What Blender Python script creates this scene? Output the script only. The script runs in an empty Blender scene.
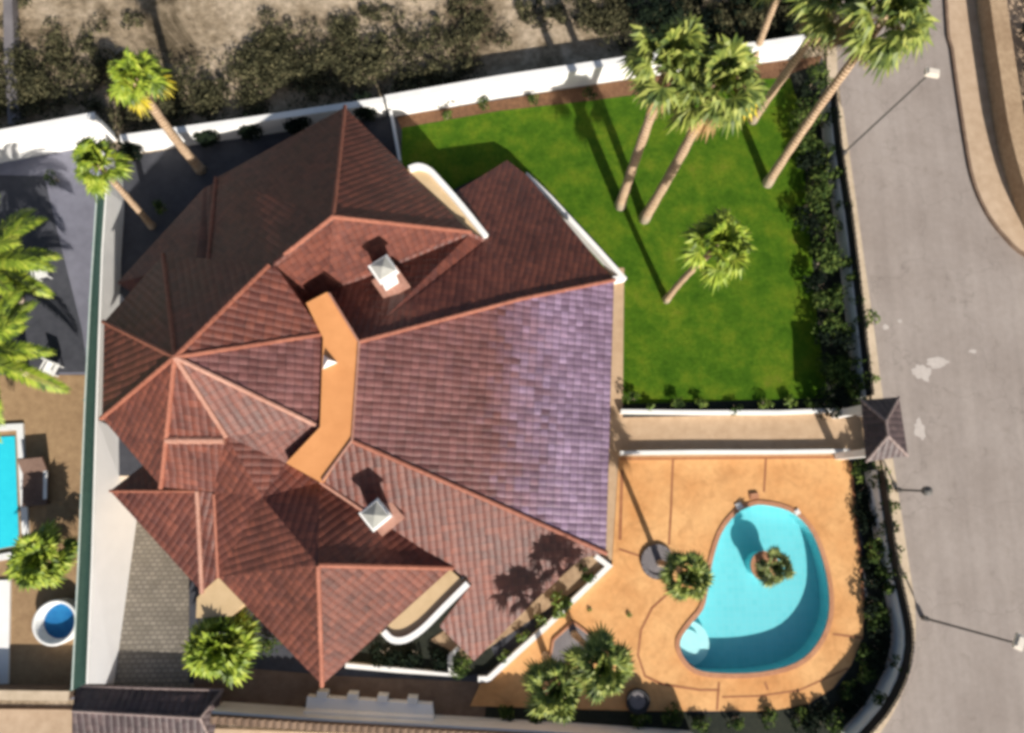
import bpy, bmesh, math, random
from mathutils import Vector, Matrix, noise
from mathutils.geometry import tessellate_polygon
R = math.radians
rng = random.Random(11)
scene = bpy.context.scene
COL = scene.collection

# ---------------------------------------------------------------- camera
W_, H_ = 1024, 733
F = 683.0
CAMH = 34.0
CX, CY = 512.0, 366.5
dn = Vector((475 - CX, -(495 - CY), -F)).normalized()      # straight down, in camera axes
zc = -dn
xc = (Vector((1, 0, 0)) - zc * zc.x).normalized()
yc = zc.cross(xc)
ROT = Matrix((xc, yc, zc))                                # camera -> world
CAM = Vector((0, 0, CAMH))

def P(px, py, z=0.0):
    d = ROT @ Vector(((px - CX) / F, -(py - CY) / F, -1.0))
    return CAM + d * ((z - CAMH) / d.z)

def PL(pts, z=0.0):
    return [P(p[0], p[1], p[2] if len(p) > 2 else z) for p in pts]

cam = bpy.data.objects.new('camera', bpy.data.cameras.new('camera'))
COL.objects.link(cam)
cam.matrix_world = Matrix.Translation(CAM) @ ROT.to_4x4()
cam.data.sensor_width = 36
cam.data.lens = F / W_ * 36
cam.data.clip_end = 3000
scene.camera = cam

# ---------------------------------------------------------------- light
a = P(665, 298); b = P(625, 205)
sdir = Vector((b.x - a.x, b.y - a.y, 0)).normalized()
EL = R(33)
L = Vector((sdir.x * math.cos(EL), sdir.y * math.cos(EL), -math.sin(EL)))
sun = bpy.data.objects.new('sun', bpy.data.lights.new('sun', 'SUN'))
COL.objects.link(sun)
sun.rotation_euler = L.to_track_quat('-Z', 'Y').to_euler()
sun.location = (20, -60, 50)
sun.data.energy = 5.0
sun.data.angle = R(0.6)
sun.data.color = (1.0, 0.94, 0.85)
world = bpy.data.worlds.new('World'); scene.world = world
world.use_nodes = True
wn = world.node_tree
bg = wn.nodes['Background']
sky = wn.nodes.new('ShaderNodeTexSky')
sky.sky_type = 'NISHITA'; sky.sun_disc = False
sky.sun_elevation = EL
sky.sun_rotation = math.atan2(-sdir.x, -sdir.y)
sky.air_density = 1.2; sky.dust_density = 2.0
wn.links.new(sky.outputs[0], bg.inputs[0])
bg.inputs[1].default_value = 0.064
vs = scene.view_settings
vs.view_transform = 'Standard'; vs.look = 'None'; vs.gamma = 1.0; vs.exposure = 0.45
vs.use_curve_mapping = False
scene.render.engine = 'CYCLES'
scene.cycles.filter_width = 3.7
scene.cycles.max_bounces = 6
scene.cycles.transparent_max_bounces = 12

# ---------------------------------------------------------------- materials
def srgb(r, g, b):
    f = lambda c: (c / 255 / 12.92) if c / 255 <= .04045 else ((c / 255 + .055) / 1.055) ** 2.4
    return (f(r), f(g), f(b), 1)

class NT:
    def __init__(s, name, rough=.8, spec=.3):
        s.m = bpy.data.materials.new(name); s.m.use_nodes = True
        s.t = s.m.node_tree
        s.b = s.t.nodes['Principled BSDF']
        s.b.inputs['Roughness'].default_value = rough
        s.b.inputs['Specular IOR Level'].default_value = spec
        s.x = 0
    def n(s, typ, **kw):
        nd = s.t.nodes.new(typ)
        for k, v in kw.items(): setattr(nd, k, v)
        return nd
    def l(s, a, b): s.t.links.new(a, b)
    def put(s, sock, v):
        if hasattr(v, 'links') or isinstance(v, bpy.types.NodeSocket): s.l(v, sock)
        else: sock.default_value = v
    def math(s, op, a, b=0.0, c=None):
        nd = s.n('ShaderNodeMath', operation=op)
        s.put(nd.inputs[0], a); s.put(nd.inputs[1], b)
        if c is not None: s.put(nd.inputs[2], c)
        return nd.outputs[0]
    def coord(s, which='Object'):
        return s.n('ShaderNodeTexCoord').outputs[which]
    def noise(s, vec, scale, detail=4, rough=.6, dist=0.0):
        nd = s.n('ShaderNodeTexNoise')
        s.l(vec, nd.inputs['Vector'])
        nd.inputs['Scale'].default_value = scale
        nd.inputs['Detail'].default_value = detail
        nd.inputs['Roughness'].default_value = rough
        nd.inputs['Distortion'].default_value = dist
        return nd.outputs['Fac']
    def ramp(s, fac, stops):
        nd = s.n('ShaderNodeValToRGB')
        e = nd.color_ramp.elements
        while len(e) < len(stops): e.new(.5)
        for i, (p, c) in enumerate(stops):
            e[i].position = p; e[i].color = c
        s.l(fac, nd.inputs[0])
        return nd.outputs[0]
    def mix(s, fac, a, b, mode='MIX'):
        nd = s.n('ShaderNodeMix', data_type='RGBA', blend_type=mode)
        s.put(nd.inputs[0], fac); s.put(nd.inputs[6], a); s.put(nd.inputs[7], b)
        return nd.outputs[2]
    def color(s, v): s.put(s.b.inputs['Base Color'], v); return s
    def bump(s, h, dist, strength=1.0):
        nd = s.n('ShaderNodeBump')
        nd.inputs['Distance'].default_value = dist
        nd.inputs['Strength'].default_value = strength
        s.l(h, nd.inputs['Height'])
        s.l(nd.outputs[0], s.b.inputs['Normal'])

def rough_mat(name, c1, c2, scale=2.0, big=.15, rough=.85, bump=.01, bscale=30, spec=.25):
    """a mottled matte surface: two tones by noise at two sizes, fine bump"""
    k = NT(name, rough, spec); co = k.coord()
    n1 = k.noise(co, scale, 6, .65); n2 = k.noise(co, big, 3, .5)
    f = k.math('ADD', k.math('MULTIPLY', n1, .6), k.math('MULTIPLY', n2, .4))
    k.color(k.ramp(f, [(.36, c1), (.64, c2)]))
    k.bump(k.noise(co, bscale, 3), bump)
    return k.m

def tile_mat(name, tones, rough=.4, bmp=.024, violet=False):
    k = NT(name, rough, .5)
    uv = k.coord('UV')
    sp = k.n('ShaderNodeSeparateXYZ'); k.l(uv, sp.inputs[0])
    obj = k.coord()
    wob = k.math('MULTIPLY', k.noise(obj, .9, 2), .10)
    u = k.math('DIVIDE', k.math('ADD', sp.outputs[0], wob), .30)
    v = k.math('DIVIDE', k.math('ADD', sp.outputs[1], wob), .36)
    fu = k.math('FLOOR', u); fv = k.math('FLOOR', v)
    cb = k.n('ShaderNodeCombineXYZ'); k.l(fu, cb.inputs[0]); k.l(fv, cb.inputs[1])
    w = k.n('ShaderNodeTexWhiteNoise', noise_dimensions='2D'); k.l(cb.outputs[0], w.inputs['Vector'])
    per = k.ramp(w.outputs['Value'], [(0, tones[0]), (.35, tones[1]), (.7, tones[2]), (1, tones[3])])
    if violet:      # violet sky sheen painted into the tile colour, growing towards the eastern edge
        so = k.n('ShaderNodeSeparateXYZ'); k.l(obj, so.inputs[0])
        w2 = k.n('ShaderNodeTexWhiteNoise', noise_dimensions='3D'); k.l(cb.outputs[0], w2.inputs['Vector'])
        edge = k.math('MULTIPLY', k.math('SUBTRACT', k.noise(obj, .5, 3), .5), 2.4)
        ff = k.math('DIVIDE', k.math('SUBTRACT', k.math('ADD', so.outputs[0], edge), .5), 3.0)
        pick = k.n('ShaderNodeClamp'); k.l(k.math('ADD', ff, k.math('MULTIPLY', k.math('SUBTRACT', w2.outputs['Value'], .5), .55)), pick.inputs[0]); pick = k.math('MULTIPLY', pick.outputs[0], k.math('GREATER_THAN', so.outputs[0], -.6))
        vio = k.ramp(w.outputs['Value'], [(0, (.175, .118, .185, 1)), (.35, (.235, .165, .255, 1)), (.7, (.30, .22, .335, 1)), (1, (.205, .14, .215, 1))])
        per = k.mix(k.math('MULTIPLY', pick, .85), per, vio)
    blotch = k.noise(obj, .45, 5, .7)
    dirt = k.ramp(k.math('ADD', k.math('MULTIPLY', blotch, .5), k.math('MULTIPLY', k.noise(obj, 3.2, 5, .75), .5)), [(.36, (.58, .55, .55, 1)), (.62, (1.25, 1.22, 1.2, 1))])
    c = k.mix(1.0, per, dirt, 'MULTIPLY')
    frv = k.math('FRACT', v)
    gap = k.math('LESS_THAN', frv, .12)
    c = k.mix(k.math('MULTIPLY', gap, .45), c, (.03, .015, .013, 1))
    k.color(c)
    hu = k.math('ABSOLUTE', k.math('SINE', k.math('MULTIPLY', u, math.pi)))
    h = k.math('ADD', k.math('MULTIPLY', hu, 1.0), k.math('MULTIPLY', k.math('SUBTRACT', 1.0, frv), .55))
    jit = k.math('MULTIPLY', w.outputs['Value'], .25)
    k.bump(k.math('ADD', k.math('ADD', h, jit), k.math('MULTIPLY', k.noise(obj, 7, 4, .7), .9)), bmp)
    k.put(k.b.inputs['Roughness'], k.math('ADD', k.math('MULTIPLY', blotch, .3), rough - .15))
    return k.m

def leaf_mat(name, tones, rough=.55, trans=.0):
    k = NT(name, rough, .35 if rough < .7 else .06)
    g = k.n('ShaderNodeNewGeometry')
    oi = k.n('ShaderNodeObjectInfo')
    n = k.math('ADD', k.math('MULTIPLY', k.math('SUBTRACT', k.noise(k.coord(), 2.2, 2), .5), 2.6), .5)
    f = k.math('ADD', k.math('MULTIPLY', g.outputs['Random Per Island'], .45), k.math('MULTIPLY', n, .55))
    st = [(i / (len(tones) - 1) * .7 + .15, t) for i, t in enumerate(tones)]
    k.color(k.ramp(f, st))
    return k.m

M = {}
M['roof'] = tile_mat('clay_roof_tile', [(.088, .025, .018, 1), (.130, .038, .025, 1), (.168, .051, .032, 1), (.108, .035, .027, 1)], .55)
M['roof_sheen'] = tile_mat('sheen_roof_tile', [(.120, .047, .042, 1), (.160, .064, .058, 1), (.195, .084, .078, 1), (.145, .062, .062, 1)], .46, violet=True)  # clay tile with the sky's violet sheen put into its colour
M['dark_tile'] = tile_mat('dark_roof_tile', [(.05, .035, .038, 1), (.08, .055, .058, 1), (.10, .07, .07, 1), (.065, .045, .05, 1)], .5)
M['ridge'] = rough_mat('ridge_tile', (.22, .075, .048, 1), (.36, .14, .09, 1), 6, .6, .6)
M['ridge_pale'] = rough_mat('mortar_ridge', (.33, .155, .11, 1), (.45, .25, .19, 1), 6, .6, .6)
M['terracotta'] = rough_mat('terracotta_paint', (.60, .26, .095, 1), (.70, .32, .125, 1), 1.5, .3, .7)
M['white'] = rough_mat('white_render', (.72, .71, .69, 1), (.82, .81, .79, 1), 1.2, .25, .8, .004)
M['whitewash'] = rough_mat('fresh_whitewash', (.84, .84, .85, 1), (.90, .90, .91, 1), 1.2, .25, .8, .004)
M['cream'] = rough_mat('cream_render', (.50, .36, .20, 1), (.60, .44, .26, 1), 1.5, .3, .8, .004)
M['grey_cap'] = rough_mat('weathered_cap', (.30, .30, .27, 1), (.40, .39, .36, 1), 5, .6, .7)
M['scrub'] = None
M['steel'] = rough_mat('painted_steel', (.10, .095, .09, 1), (.14, .13, .12, 1), 6, .6, .5)
M['lamp_white'] = rough_mat('lamp_housing', (.62, .56, .48, 1), (.72, .66, .58, 1), 4, .6, .4)
M['iron'] = rough_mat('black_iron', (.012, .012, .014, 1), (.03, .03, .034, 1), 8, .6, .5)
M['net'] = rough_mat('green_screen_net', (.045, .105, .09, 1), (.07, .145, .12, 1), 4, .35, .75)
M['pale_metal'] = rough_mat('pale_rail', (.40, .50, .46, 1), (.55, .62, .58, 1), 4, .6, .5)
M['plastic'] = rough_mat('white_plastic', (.66, .66, .64, 1), (.78, .78, .76, 1), 4, .6, .4)
M['rattan'] = rough_mat('brown_rattan', (.10, .06, .045, 1), (.19, .12, .09, 1), 14, .8, .7)
M['soil'] = rough_mat('garden_soil', (.10, .05, .028, 1), (.22, .115, .06, 1), 5, .5, .95, .03)
M['tan_soil'] = rough_mat('dry_planter_soil', (.30, .20, .12, 1), (.46, .33, .21, 1), 4, .5, .95, .03)
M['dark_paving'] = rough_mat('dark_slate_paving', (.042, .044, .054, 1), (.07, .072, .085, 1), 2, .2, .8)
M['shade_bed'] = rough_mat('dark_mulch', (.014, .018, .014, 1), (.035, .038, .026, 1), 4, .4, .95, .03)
M['grey_bed'] = rough_mat('grey_gravel', (.12, .11, .12, 1), (.24, .22, .22, 1), 20, .8, .9, .02)
M['walkway'] = rough_mat('sand_walkway', (.40, .27, .165, 1), (.52, .37, .24, 1), 2, .3, .85)
M['brown_path'] = rough_mat('brown_path', (.13, .085, .06, 1), (.22, .15, .105, 1), 2, .3, .9)
M['sidewalk'] = rough_mat('tan_sidewalk', (.40, .285, .19, 1), (.52, .39, .275, 1), 2, .18, .9)
M['kerb'] = rough_mat('kerb_stone', (.42, .33, .23, 1), (.56, .45, .33, 1), 3, .4, .85)
M['ridge_mauve'] = rough_mat('mauve_ridge_tile', (.20, .15, .14, 1), (.32, .25, .23, 1), 6, .6, .6)
M['joint'] = rough_mat('terracotta_joint', (.26, .10, .045, 1), (.36, .16, .075, 1), 4, .5, .85)
M['coping'] = rough_mat('pool_coping', (.36, .16, .085, 1), (.48, .24, .135, 1), 4, .5, .75)
M['neigh'] = rough_mat('mauve_concrete', (.14, .14, .175, 1), (.20, .20, .245, 1), 1.5, .2, .85)
M['neigh_tan'] = rough_mat('tan_terrace', (.24, .15, .08, 1), (.36, .24, .13, 1), 3, .3, .85)
M['stain'] = rough_mat('pale_stain', (.42, .37, .34, 1), (.52, .47, .43, 1), 6, .8, .9)

# lawn
k = NT('lawn_grass', .9, .1); co = k.coord()
n1 = k.noise(co, .55, 7, .75); n2 = k.noise(co, 5, 6, .8); n3 = k.noise(co, 22, 3, .7)
c = k.ramp(n1, [(.34, (.042, .118, .006, 1)), (.48, (.082, .178, .010, 1)), (.60, (.145, .225, .014, 1)), (.74, (.21, .22, .03, 1))])
c = k.mix(.55, c, k.ramp(n2, [(.3, (.45, .5, .4, 1)), (.7, (1.4, 1.35, 1.3, 1))]), 'MULTIPLY')
c = k.mix(.5, c, k.ramp(n3, [(.3, (.5, .5, .5, 1)), (.7, (1.4, 1.4, 1.3, 1))]), 'MULTIPLY')
k.color(c); k.bump(k.math('ADD', n3, n2), .10)
M['lawn'] = k.m
# scrub ground
k = NT('dry_scrub_ground', .95, .1); co = k.coord()
n1 = k.noise(co, .22, 6, .68, .6); n2 = k.noise(co, 2.2, 6, .7); n3 = k.noise(co, 18, 3, .6)
c = k.ramp(n1, [(.37, (.15, .115, .072, 1)), (.45, (.40, .31, .21, 1)), (.58, (.60, .48, .35, 1))])
c = k.mix(.7, c, k.ramp(n2, [(.35, (.42, .40, .36, 1)), (.62, (1.2, 1.2, 1.2, 1))]), 'MULTIPLY')
k.color(c); k.bump(k.math('ADD', n2, n3), .12)
M['scrub'] = k.m
# road
k = NT('worn_concrete_road', .85, .25); co = k.coord()
n1 = k.noise(co, .25, 5, .6); n2 = k.noise(co, 3, 6, .7); n3 = k.noise(co, 60, 2, .6)
mp = k.n('ShaderNodeMapping'); k.l(co, mp.inputs[0]); mp.inputs['Scale'].default_value = (1.6, .09, 1); mp.inputs['Rotation'].default_value = (0, 0, R(8))
n4 = k.noise(mp.outputs[0], 1.0, 4, .6)
c = k.ramp(n1, [(.3, (.275, .232, .205, 1)), (.7, (.345, .298, .268, 1))])
c = k.mix(.35, c, k.ramp(n2, [(.3, (.72, .72, .72, 1)), (.7, (1.15, 1.15, 1.15, 1))]), 'MULTIPLY')
c = k.mix(.5, c, k.ramp(n4, [(.35, (.86, .85, .85, 1)), (.65, (1.1, 1.1, 1.1, 1))]), 'MULTIPLY')
vo = k.n('ShaderNodeTexVoronoi', feature='DISTANCE_TO_EDGE'); vo.inputs['Scale'].default_value = .16
wv = k.n('ShaderNodeVectorMath', operation='ADD'); nv = k.n('ShaderNodeTexNoise'); nv.inputs['Scale'].default_value = .8; nv.inputs['Detail'].default_value = 6
k.l(co, nv.inputs['Vector']); k.l(co, wv.inputs[0]); sc = k.n('ShaderNodeVectorMath', operation='SCALE'); sc.inputs['Scale'].default_value = 3.0
k.l(nv.outputs['Color'], sc.inputs[0]); k.l(sc.outputs[0], wv.inputs[1]); k.l(wv.outputs[0], vo.inputs['Vector'])
crack = k.math('MULTIPLY', k.math('LESS_THAN', vo.outputs['Distance'], .006), k.math('MULTIPLY', n2, .45))
c = k.mix(crack, c, (.10, .085, .075, 1))
spots = k.ramp(k.noise(co, 1.1, 4, .6), [(.60, (1, 1, 1, 1)), (.72, (.80, .79, .78, 1))])
c = k.mix(.8, c, spots, 'MULTIPLY')
k.color(c); k.bump(n3, .01)
M['road'] = k.m
# pool deck
k = NT('orange_pool_deck', .8, .3); co = k.coord()
n1 = k.noise(co, .3, 4, .6); n2 = k.noise(co, 3.5, 6, .7)
c = k.ramp(n1, [(.34, (.57, .27, .095, 1)), (.66, (.69, .39, .165, 1))])
c = k.mix(.38, c, k.ramp(n2, [(.3, (.70, .66, .60, 1)), (.7, (1.18, 1.18, 1.2, 1))]), 'MULTIPLY')
c = k.mix(.5, c, k.ramp(k.noise(co, .9, 6, .7, 1.2), [(.36, (.72, .66, .60, 1)), (.52, (1.04, 1.04, 1.04, 1))]), 'MULTIPLY')
k.color(c); k.bump(k.noise(co, 35, 3), .008)
M['deck'] = k.m
# driveway setts
k = NT('driveway_setts', .85, .25); co = k.coord()
br = k.n('ShaderNodeTexBrick'); k.l(co, br.inputs['Vector'])
br.inputs['Scale'].default_value = 1.0
for nm, v in (('Brick Width', .30), ('Row Height', .2), ('Mortar Size', .03)): br.inputs[nm].default_value = v
br.inputs['Color1'].default_value = (.22, .195, .16, 1); br.inputs['Color2'].default_value = (.31, .275, .23, 1); br.inputs['Mortar'].default_value = (.17, .15, .125, 1)
c = k.mix(.5, br.outputs['Color'], k.ramp(k.noise(co, 1.5, 5), [(.3, (.7, .7, .7, 1)), (.7, (1.3, 1.3, 1.25, 1))]), 'MULTIPLY')
k.color(c); k.bump(br.outputs['Fac'], -.01)
M['setts'] = k.m
# pool lining, hot tub lining
k = NT('turquoise_pool_lining', .5, .3); co = k.coord()
br = k.n('ShaderNodeTexBrick'); k.l(co, br.inputs['Vector']); br.offset = 0
for nm, v in (('Scale', 1.0), ('Brick Width', .3), ('Row Height', .3), ('Mortar Size', .012)): br.inputs[nm].default_value = v
br.inputs['Color1'].default_value = (.19, .60, .63, 1); br.inputs['Color2'].default_value = (.22, .635, .665, 1); br.inputs['Mortar'].default_value = (.28, .62, .64, 1)
k.color(br.outputs['Color']); M['lining'] = k.m
M['step'] = rough_mat('pale_pool_step', (.50, .76, .75, 1), (.60, .82, .80, 1), 3, .4, .6)
M['tub_blue'] = rough_mat('blue_tub_lining', (.01, .11, .30, 1), (.02, .18, .40, 1), 5, .6, .5)
M['cyan'] = rough_mat('cyan_pool_lining', (.02, .52, .66, 1), (.03, .60, .72, 1), 3, .4, .5)
# water: tinted transmission straight through plus mirror of the sky
def water_mat(name, tint):
    m = bpy.data.materials.new(name); m.use_nodes = True
    t = m.node_tree; t.nodes.clear()
    out = t.nodes.new('ShaderNodeOutputMaterial')
    tr = t.nodes.new('ShaderNodeBsdfTransparent'); tr.inputs[0].default_value = tint
    gl = t.nodes.new('ShaderNodeBsdfGlossy'); gl.inputs['Roughness'].default_value = .04
    fr = t.nodes.new('ShaderNodeFresnel')
    ge = t.nodes.new('ShaderNodeNewGeometry'); io = t.nodes.new('ShaderNodeMix'); io.inputs[2].default_value = 1.33; io.inputs[3].default_value = 1 / 1.33
    t.links.new(ge.outputs['Backfacing'], io.inputs[0]); t.links.new(io.outputs[0], fr.inputs[0])
    tc = t.nodes.new('ShaderNodeTexCoord'); nz = t.nodes.new('ShaderNodeTexNoise'); nz.inputs['Scale'].default_value = 1.6
    bp = t.nodes.new('ShaderNodeBump'); bp.inputs['Distance'].default_value = .006
    mx = t.nodes.new('ShaderNodeMixShader')
    t.links.new(tc.outputs['Object'], nz.inputs[0]); t.links.new(nz.outputs[0], bp.inputs['Height'])
    t.links.new(bp.outputs[0], gl.inputs['Normal']); t.links.new(bp.outputs[0], fr.inputs['Normal'])
    t.links.new(fr.outputs[0], mx.inputs[0]); t.links.new(tr.outputs[0], mx.inputs[1]); t.links.new(gl.outputs[0], mx.inputs[2])
    t.links.new(mx.outputs[0], out.inputs[0])
    return m
M['water'] = water_mat('pool_water', (.85, .975, 1.0, 1))
# foliage
M['palm_green'] = leaf_mat('palm_leaf', [(.045, .075, .018, 1), (.11, .15, .030, 1), (.21, .25, .045, 1), (.36, .38, .09, 1)])
M['palm_dark'] = leaf_mat('dark_palm_leaf', [(.032, .052, .018, 1), (.08, .112, .028, 1), (.16, .19, .05, 1), (.27, .29, .085, 1)])
M['palm_lime'] = leaf_mat('lime_palm_leaf', [(.05, .08, .012, 1), (.14, .21, .016, 1), (.26, .33, .03, 1), (.36, .40, .05, 1)])
M['yellow_leaf'] = leaf_mat('yellowing_palm_leaf', [(.25, .22, .02, 1), (.42, .34, .02, 1), (.55, .42, .03, 1)])
M['dead_leaf'] = leaf_mat('dry_palm_leaf', [(.20, .12, .05, 1), (.36, .23, .10, 1), (.45, .32, .15, 1)])
M['shrub'] = leaf_mat('shrub_leaf', [(.012, .024, .008, 1), (.032, .056, .014, 1), (.070, .105, .025, 1), (.14, .18, .04, 1)], .75)
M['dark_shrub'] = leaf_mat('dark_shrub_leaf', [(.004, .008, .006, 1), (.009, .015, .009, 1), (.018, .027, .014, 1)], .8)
M['bright_shrub'] = leaf_mat('bright_shrub_leaf', [(.05, .085, .015, 1), (.12, .18, .025, 1), (.20, .25, .04, 1)])
M['dry_brush'] = leaf_mat('dry_brush', [(.016, .017, .010, 1), (.036, .035, .019, 1), (.070, .068, .035, 1), (.17, .15, .08, 1)], .8)
k = NT('palm_bark', .9, .15); co = k.coord()
wv = k.n('ShaderNodeTexWave', wave_type='BANDS', bands_direction='Z'); k.l(co, wv.inputs['Vector'])
wv.inputs['Scale'].default_value = 1.6; wv.inputs['Distortion'].default_value = 3; wv.inputs['Detail'].default_value = 3
nn = k.noise(co, 5, 5, .7)
f = k.math('ADD', k.math('MULTIPLY', wv.outputs['Fac'], .4), k.math('MULTIPLY', nn, .6))
sz = k.n('ShaderNodeSeparateXYZ'); k.l(co, sz.inputs[0])
lime = k.n('ShaderNodeClamp'); k.l(k.math('SUBTRACT', 1.0, k.math('MULTIPLY', k.math('ADD', sz.outputs[2], nn), .75)), lime.inputs[0])
k.color(k.mix(k.math('MULTIPLY', lime.outputs[0], .8), k.ramp(f, [(.3, (.22, .14, .085, 1)), (.5, (.42, .285, .18, 1)), (.7, (.60, .45, .31, 1))]), (.70, .64, .54, 1))); k.bump(f, .05)
M['bark'] = k.m

# ---------------------------------------------------------------- mesh helpers
class MB:
    def __init__(s): s.v = []; s.f = []; s.uv = []; s.mi = []
    def face(s, pts, uv=None, mi=0):
        i = len(s.v); s.v += [tuple(p) for p in pts]
        s.f.append(tuple(range(i, i + len(pts)))); s.uv.append(uv); s.mi.append(mi)
    def box(s, c, size, rot=0.0, mi=0, tilt=None):
        hx, hy, hz = size[0] / 2, size[1] / 2, size[2] / 2
        m = Matrix.Rotation(rot, 3, 'Z')
        if tilt is not None: m = m @ tilt
        q = [Vector(c) + m @ Vector((x * hx, y * hy, z * hz)) for z in (-1, 1) for y in (-1, 1) for x in (-1, 1)]
        for f in ((0, 2, 3, 1), (4, 5, 7, 6), (0, 1, 5, 4), (1, 3, 7, 5), (3, 2, 6, 7), (2, 0, 4, 6)):
            s.face([q[i] for i in f], mi=mi)
    def tube(s, pts, radii, seg=10, cap=True, mi=0):
        rings = []
        n = len(pts)
        for i, p in enumerate(pts):
            d = (pts[min(i + 1, n - 1)] - pts[max(i - 1, 0)]).normalized()
            up = Vector((0, 0, 1)) if abs(d.z) < .9 else Vector((1, 0, 0))
            x = d.cross(up).normalized(); y = x.cross(d)
            rr = radii[i] if isinstance(radii, (list, tuple)) else radii
            rings.append([p + (x * math.cos(2 * math.pi * j / seg) + y * math.sin(2 * math.pi * j / seg)) * rr for j in range(seg)])
        base = len(s.v)
        for r in rings: s.v += [tuple(q) for q in r]
        for i in range(n - 1):
            for j in range(seg):
                a = base + i * seg + j; b = base + i * seg + (j + 1) % seg
                s.f.append((a, b, b + seg, a + seg)); s.uv.append(None); s.mi.append(mi)
        if cap:
            s.f.append(tuple(base + j for j in range(seg))[::-1]); s.uv.append(None); s.mi.append(mi)
            s.f.append(tuple(base + (n - 1) * seg + j for j in range(seg))); s.uv.append(None); s.mi.append(mi)
    def prism(s, poly, z0, z1, mi=0, mis=None, bottom=True):
        """poly: list of xy points (any winding)"""
        p = [Vector((q[0], q[1], 0)) for q in poly]
        ar = sum(p[i].x * p[(i + 1) % len(p)].y - p[(i + 1) % len(p)].x * p[i].y for i in range(len(p)))
        if ar < 0: p.reverse()
        zt = Vector((0, 0, z1)); zb = Vector((0, 0, z0))
        for t in tessellate_polygon([p]):
            t = list(t)
            q = [p[i] for i in t]
            if (q[1] - q[0]).cross(q[2] - q[0]).z < 0: q.reverse()
            s.face([v + zt for v in q], mi=mi)
            if bottom: s.face([v + zb for v in reversed(q)], mi=mi)
        for i in range(len(p)):
            a, b = p[i], p[(i + 1) % len(p)]
            s.face([a + zb, b + zb, b + zt, a + zt], mi=mi if mis is None else mis)
    def build(s, name, mats, parent=None, smooth=False, weld=True):
        me = bpy.data.meshes.new(name)
        me.from_pydata(s.v, [], s.f)
        if any(u is not None for u in s.uv):
            lay = me.uv_layers.new(name='UVMap')
            li = 0
            for f, u in zip(s.f, s.uv):
                for j in range(len(f)):
                    if u is not None: lay.data[li].uv = u[j]
                    li += 1
        if not isinstance(mats, (list, tuple)): mats = [mats]
        for m in mats: me.materials.append(m)
        if len(mats) > 1: me.polygons.foreach_set('material_index', s.mi)
        if weld:
            bm = bmesh.new(); bm.from_mesh(me)
            bmesh.ops.remove_doubles(bm, verts=bm.verts, dist=1e-4)
            bm.to_mesh(me); bm.free()
        if smooth: me.polygons.foreach_set('use_smooth', [True] * len(me.polygons))
        me.update()
        o = bpy.data.objects.new(name, me); COL.objects.link(o)
        if parent is not None:
            o.parent = parent
            o.matrix_parent_inverse = Matrix.Translation(-parent.location) if parent.type == 'EMPTY' else Matrix.Identity(4)
        return o

def tag(o, label=None, cat=None, group=None, kind=None):
    if label: o['label'] = label
    if cat: o['category'] = cat
    if group: o['group'] = group
    if kind: o['kind'] = kind
    return o

def empty(name, loc, label, cat, group=None):
    o = bpy.data.objects.new(name, None); COL.objects.link(o)
    o.location = loc; o.empty_display_size = .3
    return tag(o, label, cat, group)

def struct(name, mb, m, **kw):
    o = mb.build(name, m, **kw); o['kind'] = 'structure'; return o

def sheet(outer, holes, z):
    mb = MB()
    loops = [[Vector((p[0], p[1], 0)) for p in outer]] + [[Vector((p[0], p[1], 0)) for p in h] for h in holes]
    flat = [p for l in loops for p in l]
    for t in tessellate_polygon(loops):
        q = [flat[i] + Vector((0, 0, z)) for i in t]
        if (q[1] - q[0]).cross(q[2] - q[0]).z < 0: q.reverse()
        mb.face(q)
    return mb

def smooth_loop(pts, n=4, closed=True):
    out = []; N = len(pts)
    for i in range(N if closed else N - 1):
        p = [pts[(i + k) % N] if closed else pts[min(max(i + k, 0), N - 1)] for k in (-1, 0, 1, 2)]
        for j in range(n):
            t = j / n
            out.append(.5 * ((2 * p[1]) + (p[2] - p[0]) * t + (2 * p[0] - 5 * p[1] + 4 * p[2] - p[3]) * t * t + (3 * p[1] - p[0] - 3 * p[2] + p[3]) * t ** 3))
    if not closed: out.append(pts[-1])
    return out

def offset(pts, d, closed=False):
    """shift a polyline sideways by d (positive = to its left)"""
    out = []; N = len(pts)
    for i, p in enumerate(pts):
        if closed: a, b = pts[i - 1], pts[(i + 1) % N]
        else: a, b = pts[max(i - 1, 0)], pts[min(i + 1, N - 1)]
        e1 = Vector((p.x - a.x, p.y - a.y)); e2 = Vector((b.x - p.x, b.y - p.y))
        if e1.length < 1e-6: e1 = e2
        if e2.length < 1e-6: e2 = e1
        e1.normalize(); e2.normalize()
        n1 = Vector((-e1.y, e1.x)); n2 = Vector((-e2.y, e2.x))
        m = n1 + n2
        m = m.normalized() if m.length > 1e-6 else n1
        k = d / max(.4, m.dot(n1))
        out.append(Vector((p.x + m.x * k, p.y + m.y * k, p.z)))
    return out

def wall_strip(mb, line, t, z0, z1, mi=0):
    """wall along line (its one face), t thick to the left"""
    o = offset(line, t)
    mb.prism([*line, *reversed(o)], z0, z1, mi=mi)

# ---------------------------------------------------------------- ground outlines
pool_px = [(763, 505), (789, 511), (808, 527), (820, 552), (828, 585), (828, 618), (816, 645), (795, 663), (760, 672), (720, 673), (696, 669), (683, 656), (680, 641), (690, 625), (703, 609), (708, 588), (712, 563), (721, 534), (735, 515), (749, 507)]
pool = smooth_loop(PL(pool_px, .06), 3)
ramp_px = [(112, 476), (113, 684), (189, 684), (189, 476)]
ramp = PL(ramp_px, 0)
BIG = 420
ground = sheet([(-BIG, -BIG), (BIG, -BIG), (BIG, BIG), (-BIG, BIG)], [pool, ramp], -.03)
struct('ground', ground, M['scrub'])

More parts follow.
